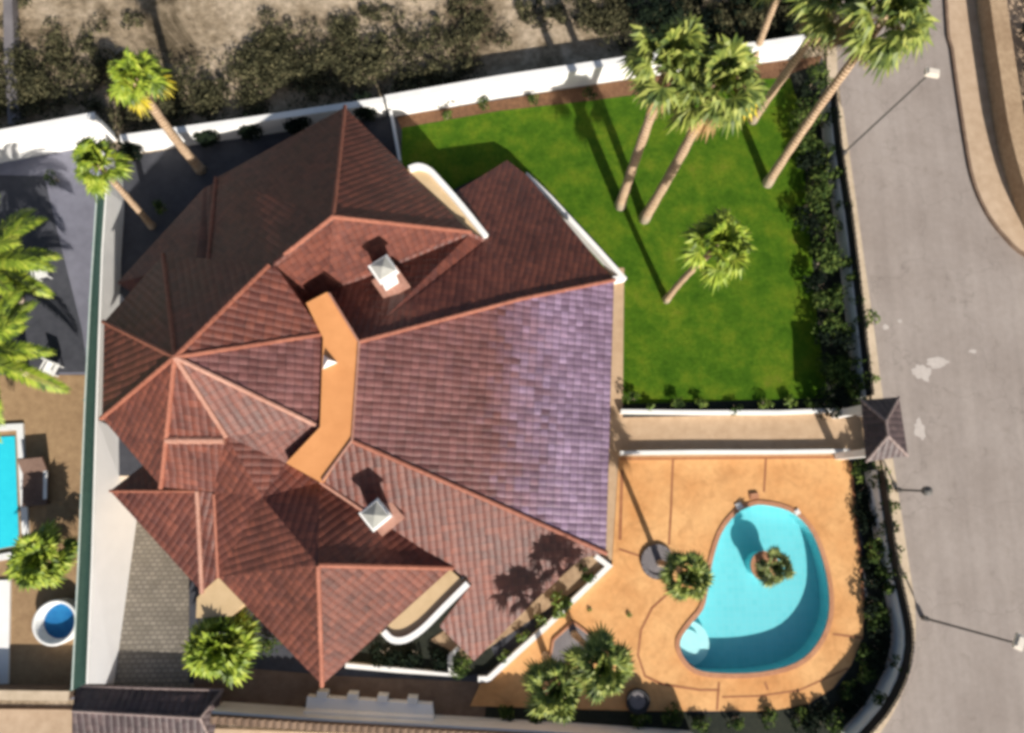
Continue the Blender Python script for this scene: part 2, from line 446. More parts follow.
plot_px = [(118, 158), (385, 113), (640, 80), (822, 56), (836, 150), (848, 240), (858, 330), (868, 410), (884, 520), (894, 590), (899, 635), (893, 680), (874, 712), (845, 737), (640, 740), (330, 712), (100, 695), (108, 420)]
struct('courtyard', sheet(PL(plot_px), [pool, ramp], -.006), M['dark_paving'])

# road on the right, running off the frame at both ends
road_w = [(838, -400), (836, 60), (842, 110), (852, 180), (863, 260), (873, 330), (882, 400), (895, 480), (907, 560), (914, 610), (912, 655), (902, 690), (882, 728), (840, 780), (760, 830), (300, 850), (-900, 850)]
road_e = [(-900, 1250), (3000, 1250), (3000, -400)]
struct('road', sheet(PL(road_w + road_e), [], -.018), M['road'])
# western sidewalk between plot wall and road (raised slab with kerb)
sw_in = [(824, -300), (826, 60), (832, 110), (842, 180), (853, 260), (862, 330), (871, 400), (884, 480), (896, 560), (903, 610), (901, 650), (891, 688), (871, 724), (835, 760), (760, 790)]
sw_out = [(838, -300), (836, 60), (842, 110), (852, 180), (863, 260), (873, 330), (882, 400), (895, 480), (907, 560), (914, 610), (912, 655), (902, 690), (882, 728), (845, 768), (760, 806)]
mb = MB(); mb.prism(smooth_loop(PL(sw_in), 3, False) + list(reversed(smooth_loop(PL(sw_out), 3, False))), -.05, .11)
struct('sidewalk', mb, M['kerb'])
# eastern sidewalk with bowed kerb
ke = [(934, -300), (944, 0), (950, 50), (957, 100), (964, 145), (971, 180), (984, 212), (1004, 239), (1030, 260), (1100, 290), (1500, 330)]
kl = smooth_loop(PL(ke), 3, False)
mb = MB(); mb.prism(kl + PL([(2500, 330), (2500, -300)]), -.05, .12)
struct('sidewalk', mb, M['sidewalk'])
mb = MB(); wall_strip(mb, offset(kl, -.02), .16, -.05, .127); struct('kerb', mb, M['brown_path'])
# southern pavement beyond the plot wall
mb = MB(); mb.prism(PL([(-300, 706), (70, 709), (212, 728), (570, 742), (760, 752), (800, 800), (-300, 840)]), -.05, .10)
struct('pavement', mb, M['sidewalk'])

# lawn
lawn_px = [(402, 128), (500, 111), (590, 101), (650, 93), (740, 80), (790, 78), (803, 120), (806, 200), (812, 260), (818, 330), (828, 398), (622, 404), (624, 290), (560, 220), (505, 165), (400, 215)]
lawn = sheet(PL(lawn_px), [], .025)
tag(lawn.build('grass', M['lawn']), kind='stuff')
struct('garden_bed', sheet(PL([(396, 116), (640, 78), (822, 56), (812, 82), (650, 97), (500, 114), (402, 131)]), [], .012), M['soil'])
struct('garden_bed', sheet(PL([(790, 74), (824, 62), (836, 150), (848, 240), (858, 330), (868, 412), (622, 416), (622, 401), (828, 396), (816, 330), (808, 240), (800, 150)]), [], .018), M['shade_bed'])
struct('walkway', sheet(PL([(606, 418), (868, 412), (872, 455), (606, 459)]), [], .03), M['walkway'])
struct('path', sheet(PL([(604, 268), (624, 268), (622, 460), (619, 560), (596, 560)]), [], .036), M['walkway'])
# pool deck
deck_px = [(619, 457), (848, 455), (853, 500), (859, 545), (864, 590), (863, 635), (851, 665), (833, 688), (808, 704), (770, 711), (640, 711), (470, 706), (480, 684), (612, 565)]
struct('pool_deck', sheet(PL(deck_px, .06), [pool], .06), M['deck'])
mb = MB()
def joint(pts, w=.11):
    ln = PL(pts, .066)
    o1 = offset(ln, w / 2); o2 = offset(ln, -w / 2)
    for i in range(len(ln) - 1): mb.face([o2[i], o2[i + 1], o1[i + 1], o1[i]])
joint([(673, 459), (671, 510), (669, 545)]); joint([(766, 458), (764, 492)])
joint([(619, 549), (640, 556), (652, 561)]); joint([(674, 588), (652, 608), (641, 630), (638, 655), (645, 676), (662, 684), (700, 690), (720, 690)])
joint([(719, 682), (717, 710)]); joint([(833, 634), (863, 638)]); joint([(765, 682), (768, 690)])
joint([(622, 470), (620, 540)], .16); joint([(850, 462), (860, 560), (863, 600)], .14); joint([(620, 459), (848, 457)], .12)
joint([(848, 668), (800, 690), (760, 696), (722, 697)], .08)
struct('deck_joint', mb, M['joint'])
# other plot surfaces
struct('brown_path', sheet(PL([(194, 664), (340, 676), (480, 682), (490, 708), (480, 728), (330, 714), (194, 702)]), [], .004), M['brown_path'])
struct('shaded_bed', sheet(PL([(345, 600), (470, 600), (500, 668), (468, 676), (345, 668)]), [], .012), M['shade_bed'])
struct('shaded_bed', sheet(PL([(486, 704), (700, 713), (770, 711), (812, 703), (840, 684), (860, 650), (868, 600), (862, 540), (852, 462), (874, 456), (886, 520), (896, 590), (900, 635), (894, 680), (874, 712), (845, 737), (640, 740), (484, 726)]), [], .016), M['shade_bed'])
struct('planter_soil', sheet(PL([(470, 660), (612, 566), (580, 540), (430, 640)]), [], .05), M['tan_soil'])
# driveway ramp dropping to the garage
rz = lambda t: -1.9 * t
mb = MB()
r0 = [P(113, 684), P(189, 684)]; r1 = [P(112, 476), P(189, 476)]
bot = [Vector((p.x, p.y, -1.9)) for p in r1]
mb.face([r0[0], r0[1], bot[1], bot[0]])
struct('driveway', mb, M['setts'])
mb = MB()
mb.face([r0[1], r1[1], bot[1]]); mb.face([r1[0], r1[1], bot[1], bot[0]])
struct('driveway_wall', mb, M['cream'])
mb = MB(); mb.face([r0[0], bot[0], r1[0]]); struct('driveway_wall', mb, M['white'])
struct('driveway', sheet(PL([(108, 683), (212, 683), (212, 730), (108, 712)]), [], .002), M['setts'])

# neighbour's ground on the left
struct('neighbour_yard', sheet(PL([(-500, 120), (118, 150), (110, 420), (100, 700), (-500, 690)]), [P and PL([(-60, 436), (17, 432), (22, 545), (-60, 560)])][0:1] and [], -.012), M['neigh'])
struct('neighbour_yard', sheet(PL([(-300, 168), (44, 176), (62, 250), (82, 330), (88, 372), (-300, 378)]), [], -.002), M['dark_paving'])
struct('neighbour_terrace', sheet(PL([(-300, 375), (112, 375), (104, 692), (-300, 690)]), [], .004), M['neigh_tan'])

# ---------------------------------------------------------------- boundary walls
def bwall(name, top_px, h, t, label, cat='wall', mat='white', z0=-.05, side=1, cap=None, tiles=False):
    ln = PL(top_px, h)
    ln = [Vector((p.x, p.y, 0)) for p in ln]
    root = empty(name, (ln[0].x, ln[0].y, 0), label, cat)
    mb = MB(); wall_strip(mb, ln, t * side, z0, h)
    mb.build('wall_panel', M[mat], root)
    if tiles:
        c = offset(ln, (t * .78) * side); mb = MB()
        for i in range(len(c) - 1):
            d = c[i + 1] - c[i]; n = max(1, int(d.length / .33))
            for j in range(n):
                p = c[i] + d * ((j + .5) / n); q = d.normalized()
                pr = Vector((-q.y, q.x, 0)) * side
                mb.tube([p - pr * .10 + Vector((0, 0, h + .06)), p + pr * .22 + Vector((0, 0, h - .02))], .19, 8)
        mb.build('coping_tiles', M['brown_path'], root, weld=False)
    if cap:
        c = offset(ln, -.05 * side); mb = MB(); wall_strip(mb, c, (t + .1) * side, h + .002, h + .07)
        mb.build('coping', M[cap], root)
    return root, ln

bwall('boundary_wall', [(121, 141), (250, 123), (384, 103)], 1.25, .25, 'white boundary wall in house shade behind the dark row of bushes', cap='white')
bwall('boundary_wall', [(386, 102), (500, 82), (640, 61), (760, 48), (806, 41)], 1.5, .3, 'bright white boundary wall along the top edge of the lawn', cap='white')
bwall('boundary_wall', [(-200, 170), (-60, 148), (0, 137), (96, 119)], 2.1, .3, 'tall white wall along the top of the neighbouring yard', cap='white')
wr, wl = bwall('boundary_wall', [(104, 150), (107, 190), (103, 250), (100, 330), (97, 420), (93, 560), (88, 684)][::-1], 1.7, .08, 'long white wall between the driveway and the green screen fence')
# its sloping foot beside the sunk driveway
mb = MB()
tp = [Vector((p.x + .005, p.y, 1.66)) for p in (wl[0], wl[1], wl[2])]; bt = PL([(114, 684, .0), (137, 524, -1.5), (140, 440, -1.9)])
bk = [Vector((p.x, p.y, -2)) for p in tp]
for i in range(2):
    mb.face([bt[i], bt[i + 1], tp[i + 1], tp[i]]); mb.face([bk[i + 1], bk[i], tp[i], tp[i + 1]])
mb.face([bk[0], bt[0], tp[0]]); mb.face([bt[2], bk[2], tp[2]])
mb.build('sloping_foot', M['whitewash'], wr)
bwall('boundary_wall', [(392, 110), (401, 160)][::-1], 1.0, .15, 'thin white wall between the dark courtyard and the lawn')
bwall('boundary_wall', [(212, 711), (330, 719), (440, 725), (580, 733), (700, 741)][::-1], 1.4, .28, 'shaded white wall along the bottom pavement', tiles=True)
bwall('boundary_wall', [(-60, 689), (0, 691), (70, 692)][::-1], 1.1, .3, 'low brown wall at the bottom of the neighbouring yard', mat='brown_path', cap='kerb')
# walkway walls
bwall('garden_wall', [(621, 413), (700, 414), (780, 414), (858, 411)], .45, .18, 'white low wall between the lawn and the entrance walkway')
bwall('garden_wall', [(620, 451), (700, 450), (780, 450), (850, 449)][::-1], .42, .18, 'white low wall between the entrance walkway and the pool deck')
# white planter walls round the wings
def corner_wall(px, label, h=.7, t=.24):
    ln = [Vector((p.x, p.y, 0)) for p in PL(px, h)]
    mb = MB(); wall_strip(mb, ln, t, -.02, h)
    return tag(mb.build('planter_wall', M['white']), label, 'wall')
corner_wall([(614, 281), (627, 278), (600, 248), (575, 221), (552, 196), (527, 172), (523, 178)], 'white angled planter wall between the tiled wing and the lawn')
corner_wall([(478, 682), (489, 682), (550, 627), (613, 566), (597, 554)], 'white angled planter wall between the tiled wing and the pool deck', .32)
corner_wall([(460, 650), (452, 658), (453, 672), (460, 677), (400, 673), (345, 668)][::-1], 'thin white kerb wall round the dark bed under the south balcony', .35, .2)

# railed street walls on the right
def street_wall(px, label, h=1.0):
    ln = smooth_loop([Vector((p.x, p.y, 0)) for p in PL(px, h)], 2, False)
    root = empty('street_wall', ln[0], label, 'wall')
    mb = MB(); wall_strip(mb, ln, .22, -.05, h); mb.build('wall_panel', M['white'], root)
    # dark ironwork standing on the outer edge
    c = offset(ln, .12)
    mb = MB()
    for z in (h + .06, h + .3, h + .62):
        for i in range(len(c) - 1):
            mb.tube([c[i] + Vector((0, 0, z)), c[i + 1] + Vector((0, 0, z))], .03, 5)
    for i in range(len(c) - 1):
        d = c[i + 1] - c[i]; n = max(1, int(d.length / .16))
        for j in range(n):
            p = c[i] + d * (j / n); z1 = h + .66 + .05 * (j % 2)
            mb.box((p.x, p.y, (h + z1) / 2), (.045, .045, z1 - h), math.atan2(d.y, d.x))
            if j % 2: mb.box((p.x, p.y, h + .42), (.15, .03, .2), math.atan2(d.y, d.x))
    wall_strip(mb, offset(ln, .16), .015, h + .04, h + .6)
    mb.build('railing', M['iron'], root)
    return root
street_wall([(832, 90), (838, 150), (848, 215), (856, 280), (863, 345), (869, 396)][::-1], 'white wall with black railing between the lawn shrubs and the road')
street_wall([(880, 470), (887, 520), (896, 575), (905, 615), (908, 645), (900, 680), (882, 712), (855, 742)][::-1], 'curving white wall with black railing at the corner beside the pool')
# low wall across the road
ln = [Vector((p.x, p.y, 0)) for p in PL([(976, -120), (990, 0), (1003, 90), (1012, 140), (1030, 200), (1060, 260)], 1.15)]
mb = MB(); wall_strip(mb, smooth_loop(ln, 3, False), 1.0, 0, 1.15); tag(mb.build('retaining_wall', M['tan_soil']), 'low tan retaining wall curving along the far sidewalk', 'wall')

# green screen fence
top = [(98, 172), (97, 190), (90, 300), (85, 400), (79, 550), (72, 690)][::-1]
ln = [Vector((p.x, p.y, 0)) for p in PL(top, 2.35)]
root = empty('screen_fence', ln[0], 'long dark green screen fence with pale top rail behind the white driveway wall', 'fence')
mb = MB(); wall_strip(mb, ln, .04, 0, 2.3); mb.build('screen_net', M['net'], root)
mb = MB()
for i in range(len(ln) - 1): mb.tube([ln[i] + Vector((0, 0, 2.35)), ln[i + 1] + Vector((0, 0, 2.35))], .035, 6)
mb.build('top_rail', M['pale_metal'], root)
for i in range(len(ln) - 1):
    for t in (0, .5):
        p = ln[i].lerp(ln[i + 1], t); mb = MB(); mb.box((p.x - .06, p.y, 1.17), (.07, .07, 2.34)); mb.build('post', M['net'], root)
# slab-like white strip at far top left
mb = MB(); mb.prism(PL([(2, -60), (10, -60), (14, 60), (20, 122), (8, 124), (4, 60)], .5), -.05, .5)
tag(mb.build('rubble_wall', M['grey_bed']), 'low grey wall running up through the dry scrub', 'wall')

# ---------------------------------------------------------------- house
house = empty('house', P(330, 390), 'large villa with many red brown tiled roofs and a terracotta roof terrace', 'house')

V = {
 'W': (175, 357, 9.2), 'W1': (102, 418, 4.9), 'W2': (104, 322, 4.9), 'Wn': (163, 255, 4.9), 'Ws': (161, 487, 4.9),
 'K1': (226, 436, 7.0), 'K2': (262, 497, 6.3), 'S': (318, 565, 7.7), 'Sb': (322, 685, 3.9), 'Se': (452, 568, 4.6), 'Sv': (218, 577, 3.9),
 'Kn': (274, 264, 7.5), 'N': (333, 217, 7.9), 'Nb': (345, 107, 3.1), 'Ne': (470, 232, 4.2), 'N3': (456, 192, 2.5), 'S3': (440, 627, 2.7), 'Nv': (216, 178, 2.5),
 'TN': (323, 334, 6.15), 'TN0': (306, 302, 5.0), 'TN1': (328, 290, 4.7), 'TN2': (358, 342, 6.5),
 'TS': (320, 427, 6.15), 'TS0': (286, 463, 5.9), 'TS1': (320, 482, 5.7), 'TS2': (350, 440, 6.5),
 'C1': (520, 299, 4.5), 'C2': (512, 511, 4.5), 'E2': (614, 280, 3.8), 'E1': (606, 553, 3.8),
}
pv = lambda k: P(*V[k])
def on_plane(px, py, ks):
    a, b, c = [pv(k) for k in ks]
    n = (b - a).cross(c - a)
    d = P(px, py, 0) - CAM
    t = n.dot(a - CAM) / n.dot(d)
    return CAM + d * t

for key in ('TS1', 'Se', 'C2'):      # bring the south east slope into one plane
    q = on_plane(V[key][0], V[key][1], ('TS2', 'E1', 'S3')); print(key, V[key][2], round(q.z, 2))
    V[key] = (V[key][0], V[key][1], q.z)
q = on_plane(V['C1'][0], V['C1'][1], ('TN2', 'E2', 'C2')); print('C1', q.z); V['C1'] = (V['C1'][0], V['C1'][1], q.z)

def roof_part(polys, mat='roof', thick=.14, name='roof'):
    mb = MB()
    for pts in polys:
        pts = [pv(p) if isinstance(p, str) else (P(*p) if isinstance(p, tuple) else p) for p in pts]
        # Newell normal
        n = Vector((0, 0, 0))
        for i in range(len(pts)):
            a, b = pts[i], pts[(i + 1) % len(pts)]
            n += Vector(((a.y - b.y) * (a.z + b.z), (a.z - b.z) * (a.x + b.x), (a.x - b.x) * (a.y + b.y)))
        n.normalize()
        if n.z < 0: pts.reverse(); n = -n
        u = Vector((0, 0, 1)).cross(n)
        u = u.normalized() if u.length > 1e-3 else Vector((1, 0, 0))
        v = n.cross(u)
        mb.face(pts, [(p.dot(u), p.dot(v)) for p in pts])
    o = mb.build(name, M[mat], house)
    md = o.modifiers.new('thickness', 'SOLIDIFY'); md.thickness = thick; md.offset = -1
    return o

# western pyramid
roof_part([['W', 'W1', 'W2'], ['W', 'W2', 'Wn'], ['W', 'Ws', 'W1']])
# face over the terrace
roof_part([['W', 'TN', 'TS']], 'roof_sheen')
roof_part([['W', 'K1', 'TS'], ['K1', 'TS0', 'TS'], ['K1', 'K2', 'TS0'], ['K2', 'TS1', 'TS0']])
roof_part([['W', 'Kn', 'TN'], ['Kn', 'TN0', 'TN'], ['Kn', 'TN1', 'TN0']])
# big slope to the south west, with the small lower wing
V4 = (213, 492, 5.05)
roof_part([['W', 'Ws', 'K1'], ['Ws', V4, 'K1'], ['K1', V4, 'K2'], [V4, 'Sv', 'K2'], ['K2', 'Sv', 'S'], ['S', 'Sv', 'Sb']])
P4 = (197, 491, 4.5)
roof_part([[(110, 491, 3.2), (202, 592, 2.9), P4], [P4, (202, 592, 2.9), (219, 577, 3.3), (213, 493, 4.45)], [(110, 491, 3.2), P4, (160, 452, 2.7)], [P4, (213, 493, 4.45), (200, 460, 3.6), (160, 452, 2.7)]])
# north west slope and its lower wing
N4 = (208, 262, 5.2)
roof_part([['W', 'Wn', 'Kn'], ['Wn', N4, 'Kn'], [N4, 'Nv', 'Kn'], ['Kn', 'Nv', 'N'], ['N', 'Nv', 'Nb']])
roof_part([[(117, 283, 3.1), (204, 188, 2.2), (196, 262, 4.7)], [(196, 262, 4.7), (204, 188, 2.2), (217, 182, 2.3), (211, 262, 4.6)], [(117, 283, 3.1), (196, 262, 4.5), (160, 310, 2.7)]])
# northern and southern pyramids
roof_part([['N', 'Nb', 'Ne']]); roof_part([['N', 'Ne', 'TN1'], ['N', 'TN1', 'Kn']])
roof_part([['S', 'Se', 'Sb']]); roof_part([['S', 'K2', 'TS1'], ['S', 'TS1', 'Se']])
# wings to north east and south east
ne = ('TN2', 'E2', 'N3'); se = ('TS2', 'E1', 'S3')
op = on_plane
ne_pts = [op(488, 240, ne), op(456, 192, ne), op(507, 160, ne), op(528, 176, ne)]
roof_part([['TN2', 'TN1', 'Ne', ne_pts[0], 'C1'], ['C1', ne_pts[0], ne_pts[1], ne_pts[2], ne_pts[3], 'E2']])
se_pts = [op(472, 584, se), op(440, 627, se), op(474, 661, se), op(538, 598, se), op(582, 558, se)]
roof_part([['TS2', 'TS1', 'Se', se_pts[0], 'C2'], ['C2', se_pts[0], se_pts[1], se_pts[2], se_pts[3], se_pts[4], 'E1']])
# eastern fan
roof_part([['TN2', 'TS2', 'C2', 'C1']], 'roof_sheen')
roof_part([['C1', 'C2', 'E1', 'E2']], 'roof_sheen')

# ridges: rows of overlapping half round tiles
def ridge(keys, mat='ridge', r=.10, lift=.02):
    pts = [pv(k) if isinstance(k, str) else (P(*k) if isinstance(k, tuple) else k) for k in keys]
    mb = MB()
    for a, b in zip(pts, pts[1:]):
        d = b - a; n = max(1, int(d.length / .42))
        for i in range(n):
            p = a + d * (i / n); q = a + d * ((i + 1.08) / n)
            up = Vector((0, 0, lift + rng.uniform(-.012, .012)))
            mb.tube([p + up, q + up], [r * .86, r * 1.05], 8)
    return mb.build('ridge_cap', M[mat], house, smooth=False, weld=False)
for ks in (['W', 'W1'], ['W', 'Ws'], ['W', (268, 266, 7.55)], [(284, 255, 7.5), 'N'], ['N', 'Nb'], ['N', 'Ne'], ['W', 'TN'], ['S', 'Sb'], ['S', 'Se'],
           ['TN2', 'C1', 'E2'], ['TS2', 'C2', 'E1']):
    ridge(ks)
ridge(['W', 'W2'], r=.09); ridge(['W', 'Wn'], r=.09); ridge(['Nv', N4], r=.09)
ridge(['W', 'K1'], 'ridge_pale'); ridge(['W', 'TS'], 'ridge_pale')
ridge([on_plane(167, 440, ('W', 'Ws', 'K1')), on_plane(224, 440, ('W', 'Ws', 'K1'))], 'ridge_pale', .16, .05)
ridge([P4, (202, 592, 2.9)], 'ridge_pale', .1); ridge([(110, 491, 3.2), P4], 'ridge', .07)
ridge([(214, 494, 5.05), 'Sv'], 'ridge', .07)
ridge(['TS1', (365, 512, 5.25)], 'ridge_pale', .07)

# roof terrace
mb = MB()
mb.prism(PL([(306, 303), (327, 292), (358, 342), (351, 440), (320, 482), (286, 463), (320, 427), (323, 338)], 6.5), 4.4, 6.5)
mb.build('roof_terrace', M['terracotta'], house)
mb = MB()
tl = PL([(329, 293), (359, 342), (352, 440), (322, 481)], 6.56)
for i in range(3): mb.tube([tl[i], tl[i + 1]], .05, 6)
mb.build('terrace_edge', M['ridge_pale'], house)
mb = MB(); c = P(330, 362, 6.51)
mb.face([c + Vector((-.28, -.3, 0)), c + Vector((.3, -.02, 0)), c + Vector((0, 0, .42))]); mb.face([c + Vector((.3, -.02, 0)), c + Vector((-.28, .3, 0)), c + Vector((0, 0, .42))])
mb.face([c + Vector((-.28, .3, 0)), c + Vector((-.28, -.3, 0)), c + Vector((0, 0, .42))]); mb.build('roof_vent', M['white'], house)

# chimneys
def chimney(px, py, zt, rot, zb):
    c = P(px, py, zt)
    mb = MB(); mb.box((c.x, c.y, (zb + zt - .28) / 2), (.66, .66, zt - .28 - zb), rot)
    ch = mb.build('chimney', M['white'], house)
    mb = MB(); mb.box((c.x, c.y, zt - .2), (.92, .92, .14), rot)
    mb.box((c.x, c.y, zt - .06), (.78, .78, .12), rot)
    cp = mb.build('chimney_cap', [M['white'], M['grey_cap']], ch)
    mb = MB(); m = Matrix.Rotation(rot, 3, 'Z')
    q = [Vector((c.x, c.y, zt + .004)) + m @ Vector((x * .37, y * .37, 0)) for x, y in ((-1, -1), (1, -1), (1, 1), (-1, 1))]
    top = Vector((c.x, c.y, zt + .2))
    for i in range(4): mb.face([q[i], q[(i + 1) % 4], top])
    mb.build('cap_top', M['grey_cap'], ch)
    mb = MB(); mb.box((c.x + .12, c.y - .12, zb + .62), (1.25, 1.15, .12), rot)
    mb.build('chimney_flashing', M['ridge_pale'], ch)
chimney(383, 268, 7.0, R(35), 4.6)
chimney(375, 515, 6.9, R(40), 4.6)

# balconies: floor and white parapet
def balcony(floor_px, par_px, z):
    fl = PL(floor_px, z)
    mb = MB(); mb.prism(fl, z - .25, z); b = mb.build('balcony', M['cream'], house)
    ln = [Vector((p.x, p.y, 0)) for p in PL(par_px, z + .2)]
    ln = smooth_loop(ln, 3, False)
    mb = MB(); wall_strip(mb, ln, .26, z - 1.6, z + .2); mb.build('parapet', M['white'], b)
balcony([(440, 560), (468, 586), (424, 630), (402, 642), (384, 636), (360, 620)], [(381, 634), (391, 643), (406, 643), (424, 632), (446, 610), (470, 586)], 3.7)
balcony([(460, 250), (484, 236), (440, 183), (425, 170), (410, 168), (380, 190)], [(488, 234), (464, 204), (442, 179), (430, 167), (418, 163), (408, 166)], 3.7)

# walls under each roof
def house_wall(px, z, inset=.45, zb=0.0, mat='cream'):
    pts = PL(px, z)
    c = sum(pts, Vector()) / len(pts)
    q = []
    for p in pts:
        d = Vector((p.x - c.x, p.y - c.y)); l = d.length
        q.append((c.x + d.x * (1 - inset / l), c.y + d.y * (1 - inset / l)))
    mb = MB(); mb.prism(q, zb, z - .2); return mb.build('wall', M[mat], house)
house_wall([(102, 418), (104, 322), (163, 255), (216, 270), (216, 480), (161, 487)], 4.9, .7)
house_wall([(222, 184), (345, 116), (462, 236), (440, 300), (300, 330), (222, 280)], 2.9, .9)
house_wall([(218, 577), (322, 685), (452, 568), (440, 480), (300, 400), (216, 470)], 4.1, .7)
house_wall([(350, 320), (500, 300), (596, 300), (590, 535), (500, 520), (350, 450)], 3.2, .6)
house_wall([(466, 205), (507, 170), (596, 272), (500, 300)], 1.9, .9)
house_wall([(462, 616), (478, 648), (572, 556), (500, 520)], 1.9, .9)
house_wall([(112, 491), (196, 580), (214, 560), (200, 470)], 3.0, .5, -1.95)
house_wall([(122, 281), (204, 195), (214, 200), (200, 300)], 3.0, .5)
# porch slab at the foot of the south west slope
mb = MB(); mb.prism(PL([(197, 598), (218, 574), (244, 604), (232, 616), (196, 618)], 2.9), 0, 2.9)
mb.build('porch', M['cream'], house)

# ---------------------------------------------------------------- pool
pc = sum(pool, Vector()) / len(pool)
sp = empty('swimming_pool', (pc.x, pc.y, 0), 'kidney shaped turquoise swimming pool with terracotta coping in the orange deck', 'pool')
D = -.88
mb = MB()
for i in range(len(pool)):
    a, b = pool[i], pool[(i + 1) % len(pool)]
    mb.face([Vector((a.x, a.y, .055)), Vector((b.x, b.y, .055)), Vector((b.x, b.y, D)), Vector((a.x, a.y, D))])
fl = sheet([(p.x, p.y) for p in pool], [], D)
for f in fl.f: mb.face([fl.v[i] for i in f])
mb.build('basin', M['lining'], sp)
ar = sum(pool[i].x * pool[(i + 1) % len(pool)].y - pool[(i + 1) % len(pool)].x * pool[i].y for i in range(len(pool)))
sgn = -1 if ar > 0 else 1
po = offset(pool, .22 * sgn, True)
mb = MB()
for i in range(len(pool)):
    j = (i + 1) % len(pool)
    up = Vector((0, 0, .05))
    mb.face([pool[i] + up, pool[j] + up, po[j] + up, po[i] + up]); mb.face([po[i] + up, po[j] + up, po[j], po[i]])
    mb.face([pool[j] + up, pool[i] + up, pool[i], pool[j]])
mb.build('coping', M['coping'], sp)
for r_, z in ((1.05, -.55), (.62, -.38)):
    c = P(688, 643, z); mb = MB()
    pts = []
    for i in range(24):
        an = 2 * math.pi * i / 24; q = Vector((c.x + r_ * math.cos(an), c.y + r_ * math.sin(an)))
        pts.append(q)
    # keep the part of the disc that lies within the pool
    def inside(q):
        n = False
        for i in range(len(pool)):
            a, b = pool[i], pool[i - 1]
            if (a.y > q.y) != (b.y > q.y) and q.x < (b.x - a.x) * (q.y - a.y) / (b.y - a.y) + a.x: n = not n
        return n
    cc = Vector((c.x + .25, c.y)); cl = []
    for q in pts:
        t = 1.0
        while t > .05 and not inside(cc.lerp(q, t)): t -= .04
        cl.append(cc.lerp(q, t))
    mb.prism(cl, D, z); mb.build('step', M['step'], sp)
isl = P(765, 566, .1)
mb = MB(); mb.tube([Vector((isl.x, isl.y, D)), Vector((isl.x, isl.y, .04))], .62, 20); mb.build('island', M['lining'], sp)
mb = MB(); mb.tube([Vector((isl.x, isl.y, .045)), Vector((isl.x, isl.y, .14))], .72, 20); mb.build('island_rim', M['coping'], sp)
wt = sheet([(p.x, p.y) for p in pool], [], -.10)
struct('water', wt, M['water'])
for px, py, s, lab, mt in ((739, 506, .32, 'small white square lid on the deck at the upper left pool edge', 'plastic'), (797, 512, .26, 'small white square lid on the deck at the upper right pool edge', 'plastic')):
    c = P(px, py, .1); mb = MB(); mb.box((c.x, c.y, .10), (s, s, .08), .5); mb.box((c.x, c.y, .15), (s * .7, s * .7, .03), .5)
    tag(mb.build('skimmer_lid', M[mt]), lab, 'pool lid')
c = P(754, 496, .1); mb = MB(); mb.box((c.x, c.y, .12), (.45, .3, .08), .1); mb.box((c.x, c.y + .06, .16), (.36, .14, .06), .1)
tag(mb.build('pool_step', M['coping']), 'small terracotta step block at the top end of the pool', 'step')

# ---------------------------------------------------------------- gatehouse
gz = 3.0
g = [P(861, 400, gz), P(899, 397, gz), P(908, 456, gz), P(866, 462, gz)]
gr = [P(886, 421, gz + .9), P(888, 436, gz + .9)]
gc = sum(g, Vector()) / 4
gate = empty('gatehouse', (gc.x, gc.y, 0), 'small gatehouse with dark tiled hip roof where the walkway meets the road', 'gatehouse')
house_bak = house; house = gate
roof_part([[g[0], gr[0], gr[1], g[3]], [g[0], g[1], gr[0]], [g[1], g[2], gr[1], gr[0]], [g[2], g[3], gr[1]]], 'dark_tile', .1)
for a, b in ((g[0], gr[0]), (g[1], gr[0]), (g[2], gr[1]), (g[3], gr[1]), (gr[0], gr[1])):
    mb = MB(); n = 5
    for i in range(n): mb.tube([a.lerp(b, i / n), a.lerp(b, (i + 1.05) / n)], [.06, .08], 7)
    mb.build('ridge_cap', M['ridge_mauve'], gate, weld=False)
for q in g:
    p = q.lerp(gc, .28); mb = MB(); mb.box((p.x, p.y, 1.5), (.35, .35, 3.0)); mb.build('post', M['white'], gate)
mb = MB(); a = g[1].lerp(gc, .28); b = g[2].lerp(gc, .28)
for i in range(12):
    p = a.lerp(b, (i + .5) / 12); mb.box((p.x, p.y, 1.0), (.05, .05, 1.9))
mb.tube([Vector((a.x, a.y, .3)), Vector((b.x, b.y, .3))], .04, 6); mb.tube([Vector((a.x, a.y, 1.8)), Vector((b.x, b.y, 1.8))], .04, 6)
mb.build('gate', M['iron'], gate)

# driveway gate canopy (bottom left)
cz = .95
A = [P(76, 686, cz - .35), P(223, 690, cz - .35), P(200, 718, cz + .25), P(72, 711, cz + .25), P(72, 738, cz - .35), P(212, 744, cz - .35)]
can = empty('gate_canopy', (sum(A, Vector()) / 6) * Vector((1, 1, 0)) if False else Vector((A[0].x, A[0].y, 0)), 'dark tiled canopy over the driveway gate beside the bottom pavement', 'canopy')
house = can
roof_part([[A[0], A[1], A[2], A[3]], [A[3], A[2], A[5], A[4]], [A[1], A[5], A[2]]], 'dark_tile', .12)
for a, b in ((A[3], A[2]), (A[1], A[2]), (A[5], A[2]), (A[0], A[1])):
    mb = MB(); n = max(4, int((b - a).length / .4))
    for i in range(n): mb.tube([a.lerp(b, i / n), a.lerp(b, (i + 1.05) / n)], [.055, .075], 7)
    mb.build('ridge_cap', M['ridge_mauve'], can, weld=False)
for q in ((96, 700), (196, 706)):
    p = P(q[0], q[1], cz); mb = MB(); mb.box((p.x, p.y, .38), (.4, .4, .76)); mb.build('post', M['white'], can)
house = house_bak

